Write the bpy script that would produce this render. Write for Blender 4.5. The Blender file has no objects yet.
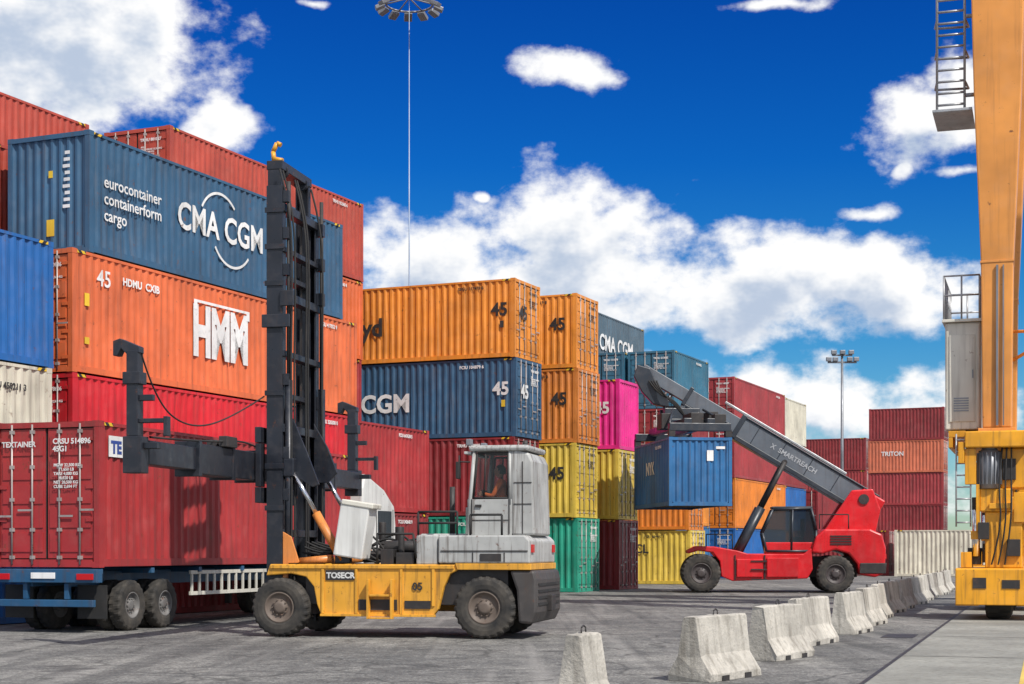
import bpy, bmesh, math, random
from mathutils import Vector, Matrix, Euler
random.seed(7)
scene = bpy.context.scene
COL = scene.collection
R = math.radians

# ------------------------------------------------------------------ materials
def new_mat(name):
    m = bpy.data.materials.new(name); m.use_nodes = True
    nt = m.node_tree
    b = nt.nodes.get('Principled BSDF')
    return m, nt, b
def N(nt, t, **kw):
    n = nt.nodes.new(t)
    for k, v in kw.items(): setattr(n, k, v)
    return n
def L(nt, a, b): nt.links.new(a, b)
def ramp(nt, fac, p0, p1, c0=(0,0,0,1), c1=(1,1,1,1)):
    r = N(nt, 'ShaderNodeValToRGB')
    r.color_ramp.elements[0].position = p0; r.color_ramp.elements[0].color = c0
    r.color_ramp.elements[1].position = p1; r.color_ramp.elements[1].color = c1
    L(nt, fac, r.inputs[0]); return r.outputs[0]
def mixc(nt, fac, a, b, mode='MIX'):
    m = N(nt, 'ShaderNodeMix', data_type='RGBA', blend_type=mode)
    for idx, v in ((0, fac), (6, a), (7, b)):
        if hasattr(v, 'links'): L(nt, v, m.inputs[idx])
        else:
            m.inputs[idx].default_value = v if idx == 0 else (v[0], v[1], v[2], 1)
    return m.outputs[2]
def noise(nt, vec, scale, detail=5, rough=.55):
    n = N(nt, 'ShaderNodeTexNoise'); n.inputs['Scale'].default_value = scale
    n.inputs['Detail'].default_value = detail; n.inputs['Roughness'].default_value = rough
    if vec is not None: L(nt, vec, n.inputs['Vector'])
    return n.outputs['Fac']
def mapping(nt, vec, sc):
    m = N(nt, 'ShaderNodeMapping'); m.inputs['Scale'].default_value = sc
    L(nt, vec, m.inputs['Vector']); return m.outputs[0]

_mc = {}
def paint(name, col, rough=.5, wear=1.0, grime=1.0, metal=0.0, sc=1.0, bump=.18):
    if name in _mc: return _mc[name]
    m, nt, b = new_mat(name)
    tc = N(nt, 'ShaderNodeTexCoord'); oi = N(nt, 'ShaderNodeObjectInfo')
    mul = N(nt, 'ShaderNodeMath', operation='MULTIPLY'); mul.inputs[1].default_value = 97.0
    L(nt, oi.outputs['Random'], mul.inputs[0])
    add = N(nt, 'ShaderNodeVectorMath', operation='ADD')
    L(nt, tc.outputs['Object'], add.inputs[0]); L(nt, mul.outputs[0], add.inputs[1])
    v = add.outputs[0]
    n1 = noise(nt, v, .7 * sc, 3)
    fade = ramp(nt, n1, .3, .72, (0.74, .74, .74, 1), (1.14, 1.14, 1.14, 1))
    c = mixc(nt, 1.0, col, fade, 'MULTIPLY')
    n2 = noise(nt, v, 2.3 * sc, 5, .68)
    ch = ramp(nt, n2, .50, .82, (0, 0, 0, 1), (.25, .25, .25, 1))
    c = mixc(nt, ch, c, (min(1, col[0]*.75+.14), min(1, col[1]*.75+.12), min(1, col[2]*.75+.11)))
    if grime > 0:
        n3 = noise(nt, mapping(nt, v, (7*sc, 7*sc, .4*sc)), 1.0, 4, .6)
        st = ramp(nt, n3, .52, .76, (0, 0, 0, 1), (.6*grime, .6*grime, .6*grime, 1))
        c = mixc(nt, st, c, (.065, .04, .028))
    if wear > 0:
        n4 = noise(nt, v, 4.2 * sc, 6, .74)
        ru = ramp(nt, n4, .65 - .03*wear, .705 - .01*wear, (0, 0, 0, 1), (.85, .85, .85, 1))
        c = mixc(nt, ru, c, (.12, .045, .022))
    L(nt, c, b.inputs['Base Color'])
    rr = ramp(nt, n2, .3, .8, (rough-.1,)*3+(1,), (min(1, rough+.25),)*3+(1,))
    L(nt, rr, b.inputs['Roughness'])
    b.inputs['Metallic'].default_value = metal
    if bump:
        bp = N(nt, 'ShaderNodeBump'); bp.inputs['Strength'].default_value = bump; bp.inputs['Distance'].default_value = .05
        L(nt, noise(nt, v, 1.7*sc, 1), bp.inputs['Height']); L(nt, bp.outputs[0], b.inputs['Normal'])
    _mc[name] = m; return m

C = dict(
 hmm=(.68,.145,.045), cma=(.028,.095,.18), blue=(.012,.12,.38), white=(.60,.57,.46), red=(.56,.012,.022),
 maroon=(.24,.022,.026), rust=(.42,.06,.035), truckred=(.36,.028,.03), orange=(.74,.26,.03), dkorange=(.64,.21,.035),
 yellow=(.70,.50,.07), green=(.02,.32,.21), pink=(.74,.02,.24), teal=(.03,.14,.22), slate=(.08,.13,.17),
 blue2=(.025,.14,.33), salmon=(.58,.15,.075), crimson=(.33,.035,.04), navy=(.03,.07,.15), cream=(.64,.60,.48), orange2=(.68,.20,.02))
CM = {k: paint('container_paint_'+k, v, .48, 1.0, .85, bump=.35) for k, v in C.items()}
M_seal = paint('rubber_seal', (.02,.02,.02), .8, 0, 0, bump=0)
M_rod = paint('galvanised_rod', (.40,.36,.34), .45, .6, .8, .3, bump=0)
m, nt, b = new_mat('hazard_stripe')
tc = N(nt, 'ShaderNodeTexCoord'); w = N(nt, 'ShaderNodeTexWave', wave_type='BANDS', bands_direction='DIAGONAL')
w.inputs['Scale'].default_value = 2.6; L(nt, tc.outputs['Object'], w.inputs['Vector'])
L(nt, ramp(nt, w.outputs[1], .48, .52, (.02,.02,.02,1), (.7,.45,.02,1)), b.inputs['Base Color']); M_haz = m
M_white = paint('lettering_white', (.76,.76,.74), .5, .3, .5, bump=0)
M_black = paint('lettering_black', (.025,.025,.025), .5, 0, 0, bump=0)
M_yel = paint('label_yellow', (.75,.5,.03), .5, 0, .3, bump=0)
M_lblue = paint('label_blue', (.03,.07,.3), .5, 0, .3, bump=0)
M_boomt = paint('lettering_faded', (.42,.44,.46), .5, 0, .3, bump=0)

M_fyel = paint('forklift_yellow_paint', (.74,.36,.035), .42, 1.9, 1.15, 0, 1.8)
M_fgrey = paint('forklift_grey_paint', (.42,.425,.41), .5, 1.8, 1.7, 0, 1.8)
M_mast = paint('mast_black_steel', (.022,.026,.036), .36, .9, .4, .2, 1.5)
M_dark = paint('dark_steel', (.028,.026,.026), .55, 1.4, .6, 0, 1.5)
M_cwt = paint('counterweight_dirty_grey', (.055,.05,.048), .6, 1.5, 1.0, 0, 1.5)
M_oran = paint('cylinder_orange', (.62,.22,.05), .4, 1, .9, 0, 2)
M_sred = paint('stacker_red_paint', (.62,.012,.018), .3, .2, .45)
M_boomg = paint('boom_grey_paint', (.135,.155,.18), .35, 0, .5)
M_boomd = paint('boom_dark_paint', (.03,.038,.05), .35, 0, .3)
M_cran = paint('crane_orange_paint', (.72,.29,.06), .4, .5, .5)
M_cyel = paint('crane_yellow_paint', (.80,.36,.015), .4, 1.0, 1.0, 0, 1.5)
M_cgrey = paint('crane_grey_paint', (.64,.62,.54), .5, .6, .7)
M_blue = paint('trailer_blue_paint', (.02,.09,.19), .45, 1, .8)
M_tw = paint('truck_white_paint', (.68,.68,.65), .35, .3, .6)
M_galv = paint('galvanised_steel', (.38,.39,.40), .4, .2, .5, .5, bump=0)
M_lamp = paint('lamp_housing', (.22,.23,.25), .4, 0, .2, .4, bump=0)
M_pole = paint('pale_painted_pole', (.30,.38,.50), .5, 0, .2, 0, bump=0)
def simple(name, col, rough=.5, metal=0, trans=0):
    m, nt, b = new_mat(name)
    b.inputs['Base Color'].default_value = (*col, 1); b.inputs['Roughness'].default_value = rough
    b.inputs['Metallic'].default_value = metal
    if trans: b.inputs['Alpha'].default_value = trans
    return m
M_chrome = simple('chrome_rod', (.7,.7,.7), .15, 1)
M_glass = simple('cab_glass', (.04,.05,.055), .05, 0, .22)
M_dglass = simple('tinted_glass', (.02,.03,.04), .06, 0, .8)
M_skin = simple('skin', (.36,.19,.12), .6)
M_vest = paint('orange_work_shirt', (.85,.17,.02), .8, 0, .2, bump=0)
M_cloth = paint('work_trousers', (.05,.06,.10), .9, 0, .2, bump=0)
M_hair = simple('black_hair', (.01,.01,.01), .7)
M_redl = simple('tail_light_red', (.5,.01,.01), .2)
m, nt, b = new_mat('tyre_rubber'); tc = N(nt, 'ShaderNodeTexCoord')
n = noise(nt, tc.outputs['Object'], 3, 5, .6)
L(nt, ramp(nt, n, .35, .7, (.016,.016,.016,1), (.08,.07,.058,1)), b.inputs['Base Color'])
b.inputs['Roughness'].default_value = .85; M_rub = m
def concrete(name, base, sc=1.0, dirt=.5):
    m, nt, b = new_mat(name); g = N(nt, 'ShaderNodeNewGeometry')
    v = g.outputs['Position']
    n1 = noise(nt, v, 1.1*sc, 6, .65); n2 = noise(nt, v, 16*sc, 4, .7); n3 = noise(nt, mapping(nt, v, (8, 8, .8)), 1, 4)
    c = ramp(nt, n1, .32, .70, tuple(x*.62 for x in base)+(1,), tuple(x*1.12 for x in base)+(1,))
    c = mixc(nt, ramp(nt, n2, .52, .72, (0,0,0,1), (.55,.55,.55,1)), c, tuple(x*.42 for x in base))
    c = mixc(nt, ramp(nt, n3, .48, .72, (0,0,0,1), (dirt,)*3+(1,)), c, (.10,.085,.065))
    L(nt, c, b.inputs['Base Color']); b.inputs['Roughness'].default_value = .85
    bp = N(nt, 'ShaderNodeBump'); bp.inputs['Strength'].default_value = .6; bp.inputs['Distance'].default_value = .03
    L(nt, n2, bp.inputs['Height']); L(nt, bp.outputs[0], b.inputs['Normal']); return m
M_conc = concrete('barrier_concrete', (.52,.49,.43), 1.0, .6)
M_pave = concrete('runway_concrete', (.27,.27,.24), .5, .3)

# ------------------------------------------------------------------ mesh helpers (vertices in parent space)
def empty(name, loc=(0,0,0), rz=0.0):
    e = bpy.data.objects.new(name, None); COL.objects.link(e)
    e.location = loc; e.rotation_euler = (0, 0, rz); e.empty_display_size = .3; return e
def finish(bm, name, parent, mats, bevel=0, smooth=False, seg=2):
    me = bpy.data.meshes.new(name); bmesh.ops.recalc_face_normals(bm, faces=bm.faces); bm.to_mesh(me); bm.free()
    if not isinstance(mats, (list, tuple)): mats = [mats]
    for x in mats: me.materials.append(x)
    o = bpy.data.objects.new(name, me); COL.objects.link(o)
    if parent: o.parent = parent
    if smooth:
        for p in me.polygons: p.use_smooth = True
    if bevel:
        md = o.modifiers.new('bevel', 'BEVEL'); md.width = bevel; md.segments = seg; md.limit_method = 'ANGLE'
    return o
def bm_box(bm, x0, x1, y0, y1, z0, z1, mi=0, mat=None):
    vs = [bm.verts.new(p) for p in ((x0,y0,z0),(x1,y0,z0),(x1,y1,z0),(x0,y1,z0),(x0,y0,z1),(x1,y0,z1),(x1,y1,z1),(x0,y1,z1))]
    if mat is not None:
        for v in vs: v.co = mat @ v.co
    for f in ((3,2,1,0),(4,5,6,7),(0,1,5,4),(1,2,6,5),(2,3,7,6),(3,0,4,7)):
        fc = bm.faces.new([vs[i] for i in f]); fc.material_index = mi
def bm_cyl(bm, p0, p1, r0, r1=None, seg=12, mi=0):
    r1 = r0 if r1 is None else r1
    p0 = Vector(p0); p1 = Vector(p1); d = (p1-p0)
    if d.length < 1e-6: return
    q = d.to_track_quat('Z', 'Y')
    A = [bm.verts.new(p0 + q @ Vector((math.cos(2*math.pi*i/seg)*r0, math.sin(2*math.pi*i/seg)*r0, 0))) for i in range(seg)]
    B = [bm.verts.new(p1 + q @ Vector((math.cos(2*math.pi*i/seg)*r1, math.sin(2*math.pi*i/seg)*r1, 0))) for i in range(seg)]
    for i in range(seg):
        f = bm.faces.new((A[i], A[(i+1)%seg], B[(i+1)%seg], B[i])); f.material_index = mi; f.smooth = True
    f = bm.faces.new(list(reversed(A))); f.material_index = mi
    f = bm.faces.new(B); f.material_index = mi
def box(par, name, x0, x1, y0, y1, z0, z1, mat, bevel=.012, rot=None, piv=None):
    bm = bmesh.new()
    M = None
    if rot:
        c = Vector(piv) if piv else Vector(((x0+x1)/2, (y0+y1)/2, (z0+z1)/2))
        M = Matrix.Translation(c) @ Euler(rot).to_matrix().to_4x4() @ Matrix.Translation(-c)
    bm_box(bm, x0, x1, y0, y1, z0, z1, 0, M)
    return finish(bm, name, par, mat, bevel)
def boxes(par, name, lst, mat, bevel=.008):
    bm = bmesh.new()
    for l in lst: bm_box(bm, *l)
    return finish(bm, name, par, mat, bevel)
def cyl(par, name, p0, p1, r, mat, r1=None, seg=16, bevel=0):
    bm = bmesh.new(); bm_cyl(bm, p0, p1, r, r1, seg); return finish(bm, name, par, mat, bevel)
def tubes(par, name, segs, r, mat, seg=8):
    bm = bmesh.new()
    for a, b_ in segs: bm_cyl(bm, a, b_, r, None, seg)
    return finish(bm, name, par, mat)
def path(pts): return [(pts[i], pts[i+1]) for i in range(len(pts)-1)]
def hose(par, name, pts, r, mat):
    cu = bpy.data.curves.new(name, 'CURVE'); cu.dimensions = '3D'; cu.bevel_depth = r; cu.bevel_resolution = 2
    sp = cu.splines.new('NURBS'); sp.points.add(len(pts)-1)
    for i, p in enumerate(pts): sp.points[i].co = (*p, 1)
    sp.use_endpoint_u = True; sp.order_u = 3
    o = bpy.data.objects.new(name, cu); COL.objects.link(o); cu.materials.append(mat)
    if par: o.parent = par
    return o
def prism(par, name, pts, y0, y1, mat, bevel=.015):
    bm = bmesh.new()
    A = [bm.verts.new((x, y0, z)) for x, z in pts]; B = [bm.verts.new((x, y1, z)) for x, z in pts]
    n = len(pts)
    bm.faces.new(A); bm.faces.new(list(reversed(B)))
    for i in range(n): bm.faces.new((A[i], B[i], B[(i+1)%n], A[(i+1)%n]))
    return finish(bm, name, par, mat, bevel)
def text(par, s, size, loc, face, mat, align='LEFT', bold=.012, name='lettering', sx=1.0):
    cu = bpy.data.curves.new(name, 'FONT'); cu.body = s; cu.size = size; cu.align_x = align; cu.offset = bold*size
    cu.extrude = .002
    cu.materials.append(mat); cu.resolution_u = 3
    o = bpy.data.objects.new(name, cu); COL.objects.link(o); o.parent = par
    X, Y, Z = {'x+': ((0,1,0),(0,0,1),(1,0,0)), 'x-': ((0,-1,0),(0,0,1),(-1,0,0)), 'y-': ((1,0,0),(0,0,1),(0,-1,0))}[face]
    Mx = Matrix((X, Y, Z)).transposed().to_4x4()
    o.matrix_local = Matrix.Translation(loc) @ Mx @ Matrix.Diagonal((sx, 1, 1, 1))
    return o
def wheel(par, name, cx, y0, y1, cz, r, hubmat, face=-1, lug=True, dish=.12, nl=26):
    w = y1-y0; seg = nl*4
    prof = [(.52, .06), (.60, .015), (.74, 0.0), (.90, .03), (.97, .09), (1.0, .16), (1.0, .5), (1.0, .84), (.97, .91), (.90, .97), (.74, 1.0), (.60, .985), (.52, .94)]
    bm = bmesh.new(); rings = []
    for i in range(seg):
        a = 2*math.pi*i/seg; ring = []
        for j, (pr, pw) in enumerate(prof):
            rr = r*pr
            if lug and 4 <= j <= 8:
                left = j <= 6
                ph = (i + (0 if left else 2)) % 4
                if ph >= 2 and j != 6: rr *= .965
            elif lug and j in (3, 9):
                ph = (i + (0 if j == 3 else 2)) % 4
                if ph >= 2: rr *= .98
            ring.append(bm.verts.new((cx + rr*math.cos(a), y0 + pw*w, cz + rr*math.sin(a))))
        rings.append(ring)
    for i in range(seg):
        a, b_ = rings[i], rings[(i+1) % seg]
        for j in range(len(prof)-1):
            f = bm.faces.new((a[j], a[j+1], b_[j+1], b_[j])); f.material_index = 0
    rp = [(.525, .05), (.50, .03), (.47, .05), (.45, dish), (.30, dish+.06), (.22, dish+.02), (.20, dish-.06), (.12, dish-.08), (0.001, dish-.08)]
    for side in (0, 1):
        rr_ = []
        for i in range(32):
            a = 2*math.pi*i/32
            rr_.append([bm.verts.new((cx + r*pr*math.cos(a), (y0+pw*min(w, .6)) if side == 0 else (y1-pw*min(w, .6)), cz + r*pr*math.sin(a))) for pr, pw in rp])
        for i in range(32):
            a, b_ = rr_[i], rr_[(i+1) % 32]
            for j in range(len(rp)-1):
                f = bm.faces.new((a[j], a[j+1], b_[j+1], b_[j])); f.material_index = 1; f.smooth = True
    for i in range(10):
        a = 2*math.pi*i/10; x = cx + r*.26*math.cos(a); z = cz + r*.26*math.sin(a); yy = y0 + (dish+.04)*min(w, .6)
        bm_cyl(bm, (x, yy+.02, z), (x, yy-.035, z), r*.028, None, 6, 1)
    return finish(bm, name, par, [M_rub, hubmat])

# ------------------------------------------------------------------ containers
W = 2.438
_cmesh = {}
def cont_mesh(Ln, H):
    var = random.randint(0, 1)
    k = (Ln, H, var)
    if k in _cmesh: return _cmesh[k]
    bm = bmesh.new(); hw = W/2
    for s in (-1, 1):
        xo = s*hw
        x0, x1 = sorted((xo - s*.005, xo - s*.07))
        bm_box(bm, x0, x1, .17, Ln-.17, .02, .17)
        bm_box(bm, x0, x1, .17, Ln-.17, H-.09, H-.02)
        for y0, y1 in ((.005, .16), (Ln-.16, Ln-.005)):
            x2, x3 = sorted((xo - s*.004, xo - s*.13))
            bm_box(bm, x2, x3, y0, y1, .12, H-.12)
        for y0, y1 in ((0, .18), (Ln-.18, Ln)):
            for z0, z1 in ((0, .118), (H-.118, H)):
                x2, x3 = sorted((xo, xo - s*.165))
                bm_box(bm, x2, x3, y0, y1, z0, z1)
        if H > 2.7:
            for y0, y1 in ((.19, .50), (Ln-.50, Ln-.19)):
                x2, x3 = sorted((xo + s*.001, xo - s*.02))
                bm_box(bm, x2, x3, y0, y1, H-.088, H-.022, 3)
        zb, zt = .165, H-.085
        y = .15; n = int(round((Ln-.30)/.276)); p = (Ln-.30)/n; pts = []
        xa = xo - s*.012; xi = xo - s*.052
        for i in range(n):
            pts += [(xa, y), (xa, y+p*.26), (xi, y+p*.5), (xi, y+p*.76)]; y += p
        pts.append((xa, Ln-.15))
        dents = [(random.uniform(.8, Ln-.8), random.uniform(.02, .05), random.uniform(.25, .6)) for _ in range(int(Ln/3.5)+1)]
        def row(z, amt):
            out = []
            for px, py in pts:
                d = abs(random.gauss(0, .006))*(amt > 0)
                for (dy, dd, dw) in dents: d += amt*dd*math.exp(-((py-dy)/dw)**2)
                out.append(bm.verts.new((px - s*d, py, z)))
            return out
        rows = [row(zb, 0), row(zb+(zt-zb)*.28, .7), row(zb+(zt-zb)*.5, 1), row(zb+(zt-zb)*.75, .5), row(zt, 0)]
        for a_, b2 in zip(rows[:-1], rows[1:]):
            for i in range(len(pts)-1): bm.faces.new((a_[i], a_[i+1], b2[i+1], b2[i]))
    for y0, y1 in ((.004, .10), (Ln-.10, Ln-.004)):
        bm_box(bm, -hw+.166, hw-.166, y0, y1, .01, .16)
        bm_box(bm, -hw+.166, hw-.166, y0, y1, H-.12, H-.01)
    bm_box(bm, -hw+.06, hw-.06, .09, Ln-.09, H-.06, H-.035)
    bm_box(bm, -hw+.06, hw-.06, .09, Ln-.09, .10, .15, 1)
    n = 9; p = (W-.26)/n; x = -hw+.13; pts = []
    for i in range(n):
        pts += [(x, Ln-.03), (x+p*.26, Ln-.03), (x+p*.5, Ln-.075), (x+p*.76, Ln-.075)]; x += p
    pts.append((hw-.13, Ln-.03))
    vb = [bm.verts.new((px, py, .155)) for px, py in pts]; vt = [bm.verts.new((px, py, H-.115)) for px, py in pts]
    for i in range(len(pts)-1): bm.faces.new((vb[i], vb[i+1], vt[i+1], vt[i]))
    for s in (-1, 1):
        x0, x1 = sorted((s*.012, s*(hw-.135)))
        bm_box(bm, x0, x1, .055, .09, .165, H-.125, 1)
        bm_box(bm, x0+.02, x1-.02, .035, .054, .185, H-.145, 0)
        zz = .26; nb = 5; bh = (H-.5)/nb
        for i in range(nb):
            bm_box(bm, x0+.07, x1-.07, .018, .0345, zz+.05, zz+bh-.05, 0); zz += bh
        for fx in (.28, .72):
            xr = x0 + (x1-x0)*fx
            bm_cyl(bm, (xr, -.004, .06), (xr, -.004, H-.05), .019, None, 8, 2)
            for zc in (.2, .75, 1.35, 2.0, H-.2):
                bm_box(bm, xr-.045, xr+.045, -.022, .034, zc-.035, zc+.035, 2)
            bm_box(bm, min(xr, xr+s*.32), max(xr, xr+s*.32), -.03, -.018, 1.0+.12*(fx > .5), 1.04+.12*(fx > .5), 2)
        for zc in (.35, .95, 1.6, H-.35):
            xh = s*(hw-.15)
            bm_box(bm, min(xh, xh-s*.16), max(xh, xh-s*.16), -.0, .03, zc-.04, zc+.04, 0)
    bmesh.ops.recalc_face_normals(bm, faces=bm.faces)
    me = bpy.data.meshes.new('container_mesh'); bm.to_mesh(me); bm.free()
    for i in range(4): me.materials.append((CM['red'], M_seal, M_rod, M_haz)[i])
    _cmesh[k] = me; return me
def container(loc, rz, Ln, H, colour, name='shipping_container', flip=False):
    o = bpy.data.objects.new(name, cont_mesh(Ln, H)); COL.objects.link(o)
    o.location = loc; o.rotation_euler = (0, 0, rz)
    o.material_slots[0].link = 'OBJECT'; o.material_slots[0].material = CM[colour]
    if flip:
        o.rotation_euler = (0, 0, rz+math.pi)
        d = Vector((-math.sin(rz), math.cos(rz), 0))*Ln
        o.location = Vector(loc) + d
    return o
TH = R(23.3); u = Vector((math.cos(TH), -math.sin(TH), 0)); v = Vector((math.sin(TH), math.cos(TH), 0))
def stack(orient, a, b0, Ln, cols, H=2.896, jit=.06, b_list=None, flips=None):
    out = []; z = 0
    for i, c in enumerate(cols):
        bb = b0 + random.uniform(-jit, jit); aa = a + random.uniform(-jit, jit)*.6
        if b_list and b_list[i] is not None: bb, ll = b_list[i]
        else: ll = Ln
        fl = flips[i] if flips else False
        if orient == 'v': o = container((aa-W/2)*u + bb*v + Vector((0,0,z)), -TH, ll, H, c, flip=fl)
        else: o = container(aa*u + (bb+W/2)*v + Vector((0,0,z)), math.pi/2-TH, ll, H, c, flip=fl)
        out.append((o, ll, fl)); z += H + .010
    return out
def side_label(entry, orient, s, size, y, z, mat, bold=.012, align='LEFT', sx=1.0):
    o, ll, fl = entry
    if orient == 'v':
        if not fl: return text(o, s, size, (W/2+.004, y, z), 'x+', mat, align, bold, sx=sx)
        return text(o, s, size, (-W/2-.004, ll-y, z), 'x-', mat, align, bold, sx=sx)
    if not fl: return text(o, s, size, (-W/2-.004, y, z), 'x-', mat, align, bold, sx=sx)
    return text(o, s, size, (W/2+.004, ll-y, z), 'x+', mat, align, bold, sx=sx)
def ids(o, Ln, H, mat):
    for face, sx in (('x+', 1), ('x-', -1)):
        yy = Ln-2.3 if sx == 1 else 2.3
        text(o, '%s %06d %d' % (random.choice(('TCLU','TRHU','FCIU','SEGU')), random.randint(100000, 999999), random.randint(0, 9)), .16, (sx*(W/2+.004), yy, H-.35), face, mat, bold=.03)
    text(o, 'TRHU %06d' % random.randint(100000, 999999), .13, (.14, -.008, H-.42), 'y-', mat, bold=.03)
    text(o, '45G1\nMAX. GROSS 32,500 KG\nTARE 3,940 KG\nNET 28,560 KG\nCU.CAP. 76.4 CU.M', .075, (.16, -.008, H-.62), 'y-', mat, bold=.03)

s0 = stack('v', -24.17, 17.35, 12.19, ['blue', 'white', 'blue'], flips=[True]*3)
s1 = stack('v', -24.17, 30.2, 13.7, ['maroon', 'red', 'hmm', 'cma'], jit=.02, b_list=[None, None, None, (30.84, 12.19)], flips=[False, False, False, True])
s1b = stack('v', -30.9, 27.2, 12.19, ['maroon', 'rust', 'maroon', 'rust', 'rust'])
s1c = stack('v', -27.0, 30.6, 12.19, ['maroon', 'navy', 'maroon', 'rust'])
s2 = stack('v', -28.7, 40.4, 12.19, ['maroon', 'maroon', 'crimson', 'hmm', 'rust'])
s3 = stack('v', -24.75, 44.1, 6.06, ['maroon', 'truckred'])
s4 = stack('u', -23.05, 53.8, 13.7, ['green', 'maroon', 'cma', 'orange'])
s5 = stack('u', -22.2, 57.9, 13.7, ['green', 'yellow', 'dkorange', 'orange'])
s6 = stack('u', -22.06, 62.3, 13.7, ['maroon', 'yellow', 'pink'], flips=[False, False, True])
s7 = stack('u', -22.3, 73.1, 12.19, ['yellow', 'orange2'], H=2.591)
s8 = stack('v', -24.05, 76.3, 6.06, ['blue2', 'orange', 'maroon', 'teal'])
s8b = stack('v', -26.65, 76.2, 6.06, ['blue2', 'maroon', 'blue', 'teal'])
s9 = stack('v', -29.9, 76.9, 12.19, ['maroon', 'rust', 'cma', 'navy', 'slate'])
s10 = stack('v', -24.6, 89.5, 12.19, ['blue', 'orange2', 'crimson', 'crimson'])
s10b = stack('v', -27.2, 89.6, 12.19, ['blue', 'orange2', 'maroon', 'crimson'])
s11 = stack('v', -24.9, 102.9, 6.06, ['orange2', 'blue', 'maroon', 'white'])
s12 = stack('v', -24.4, 110.3, 12.19, ['blue', 'maroon'])
s13 = stack('u', -27.3, 142.8, 6.06, ['blue', 'navy', 'crimson', 'maroon'])
s14 = stack('u', -19.2, 133.2, 6.06, ['blue', 'maroon', 'crimson', 'salmon', 'maroon'], H=2.65)
s15 = stack('u', -5.4, 101.3, 12.19, ['cream'])
s16 = stack('u', -18.2, 102.6, 6.06, ['maroon'])
s17 = stack('u', -10.2, 133.2, 6.06, ['crimson', 'maroon'], H=2.591)
s18 = stack('u', 3.0, 136.0, 12.19, ['maroon', 'salmon'], H=2.591)

h = s1[2]
side_label(h, 'v', 'HMM', 1.75, 4.85, 1.0, M_white, .05, sx=.66)
bm = bmesh.new()
for z0, z1, y0, y1 in ((2.33, 2.40, 4.9, 7.55), (2.14, 2.33, 4.9, 5.05), (2.14, 2.33, 7.4, 7.55)): bm_box(bm, W/2+.004, W/2+.010, y0, y1, z0, z1)
finish(bm, 'logo_outline', h[0], M_white)
side_label(h, 'v', '45', .55, .9, 2.15, M_white); side_label(h, 'v', 'HDMU  CXIB', .26, 1.9, 2.3, M_white, .03)
box(h[0], 'warning_label', W/2-.003, W/2+.006, .45, .62, 1.6, 1.9, M_yel, 0)
box(h[0], 'warning_label', W/2-.003, W/2+.006, .45, .62, .7, .86, M_yel, 0)
c = s1[3]
side_label(c, 'v', 'CMA CGM', .98, 3.55, 1.25, M_white, .02, sx=.9)
side_label(c, 'v', 'eurocontainer\ncontainerform\ncargo', .40, .55, 1.65, M_white, .01)
bm = bmesh.new()
for (cy, cz, rr, a0, a1, tk) in ((5.5, 1.5, .98, 45, 150, .035), (6.1, 1.62, 1.02, 215, 320, .035)):
    n = 24
    for i in range(n):
        t0 = R(a0+(a1-a0)*i/n); t1 = R(a0+(a1-a0)*(i+1)/n)
        q = []
        for t, rad in ((t0, rr-tk), (t1, rr-tk), (t1, rr+tk), (t0, rr+tk)):
            q.append(bm.verts.new((-W/2-.006, c[1]-(cy+math.cos(t)*rad), cz+math.sin(t)*rad)))
        bm.faces.new(q)
finish(bm, 'logo_arc', c[0], M_white)
bm = bmesh.new(); bm_box(bm, -.16, .06, c[1]-.035, c[1]-.022, .45, .85); bm_box(bm, -.12, .0, c[1]-.035, c[1]-.022, 1.85, 2.02)
finish(bm, 'warning_label', c[0], M_yel)
bm = bmesh.new()
for k in range(9): bm_box(bm, -.62, -.48 + .03*((k*7) % 3), c[1]-.035, c[1]-.022, 2.38-.16*k, 2.46-.16*k)
finish(bm, 'stencil_marks', c[0], M_white)
for e, mt, tail in ((s4[3], M_black, 'lyd'), (s4[2], M_white, 'CGM')):
    o, ll, fl = e
    text(o, '45', .66, (-W/2-.004, .95, 1.55), 'x-', mt, bold=.03, name='size_marking')
    text(o, '45', .70, (-.85, -.037, 1.45), 'y-', mt, bold=.03, name='size_marking')
    text(o, 'Hapag-Lloyd' if tail == 'lyd' else 'CMA CGM', .95, (-W/2-.004, 5.45 if tail == 'lyd' else 4.35, 1.05), 'x-', mt, 'RIGHT', .03, name='lettering')
    bm = bmesh.new(); bm_box(bm, -W/2-.006, -W/2+.0, .45, .6, 1.1, 1.35)
    finish(bm, 'warning_label', o, M_yel if tail != 'lyd' else M_black)
for e in s5[1:]:
    text(e[0], '45', .66, (-W/2-.004, 1.12, 1.5), 'x-', M_black, bold=.03, name='size_marking')
side_label(s6[2], 'u', '45', .66, 1.1, 1.5, M_white, .03)
side_label(s9[4], 'v', 'CMA CGM', 1.2, 4.6, .95, M_white, .02)
side_label(s14[3], 'u', 'TRITON', .5, 5, 1.4, M_white, .02)
side_label(s13[2], 'u', 'TRITON', .7, 4.6, .9, M_white, .02)
for lst in (s1, s2, s3, s4, s5, s6, s7, s8, s8b, s10):
    for e in lst: ids(e[0], e[1], 2.591 if lst is s7 else 2.896, M_black if e in (s4[3], s5[1], s5[2], s5[3], s7[0]) else M_white)
side_label(s0[1], 'v', 'TEXU 450211 3\n45G1', .20, 10.0, 2.3, M_black, .03)
side_label(s7[0], 'u', 'OOCL', .6, 3.8, 1.5, M_black, .02)

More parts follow.
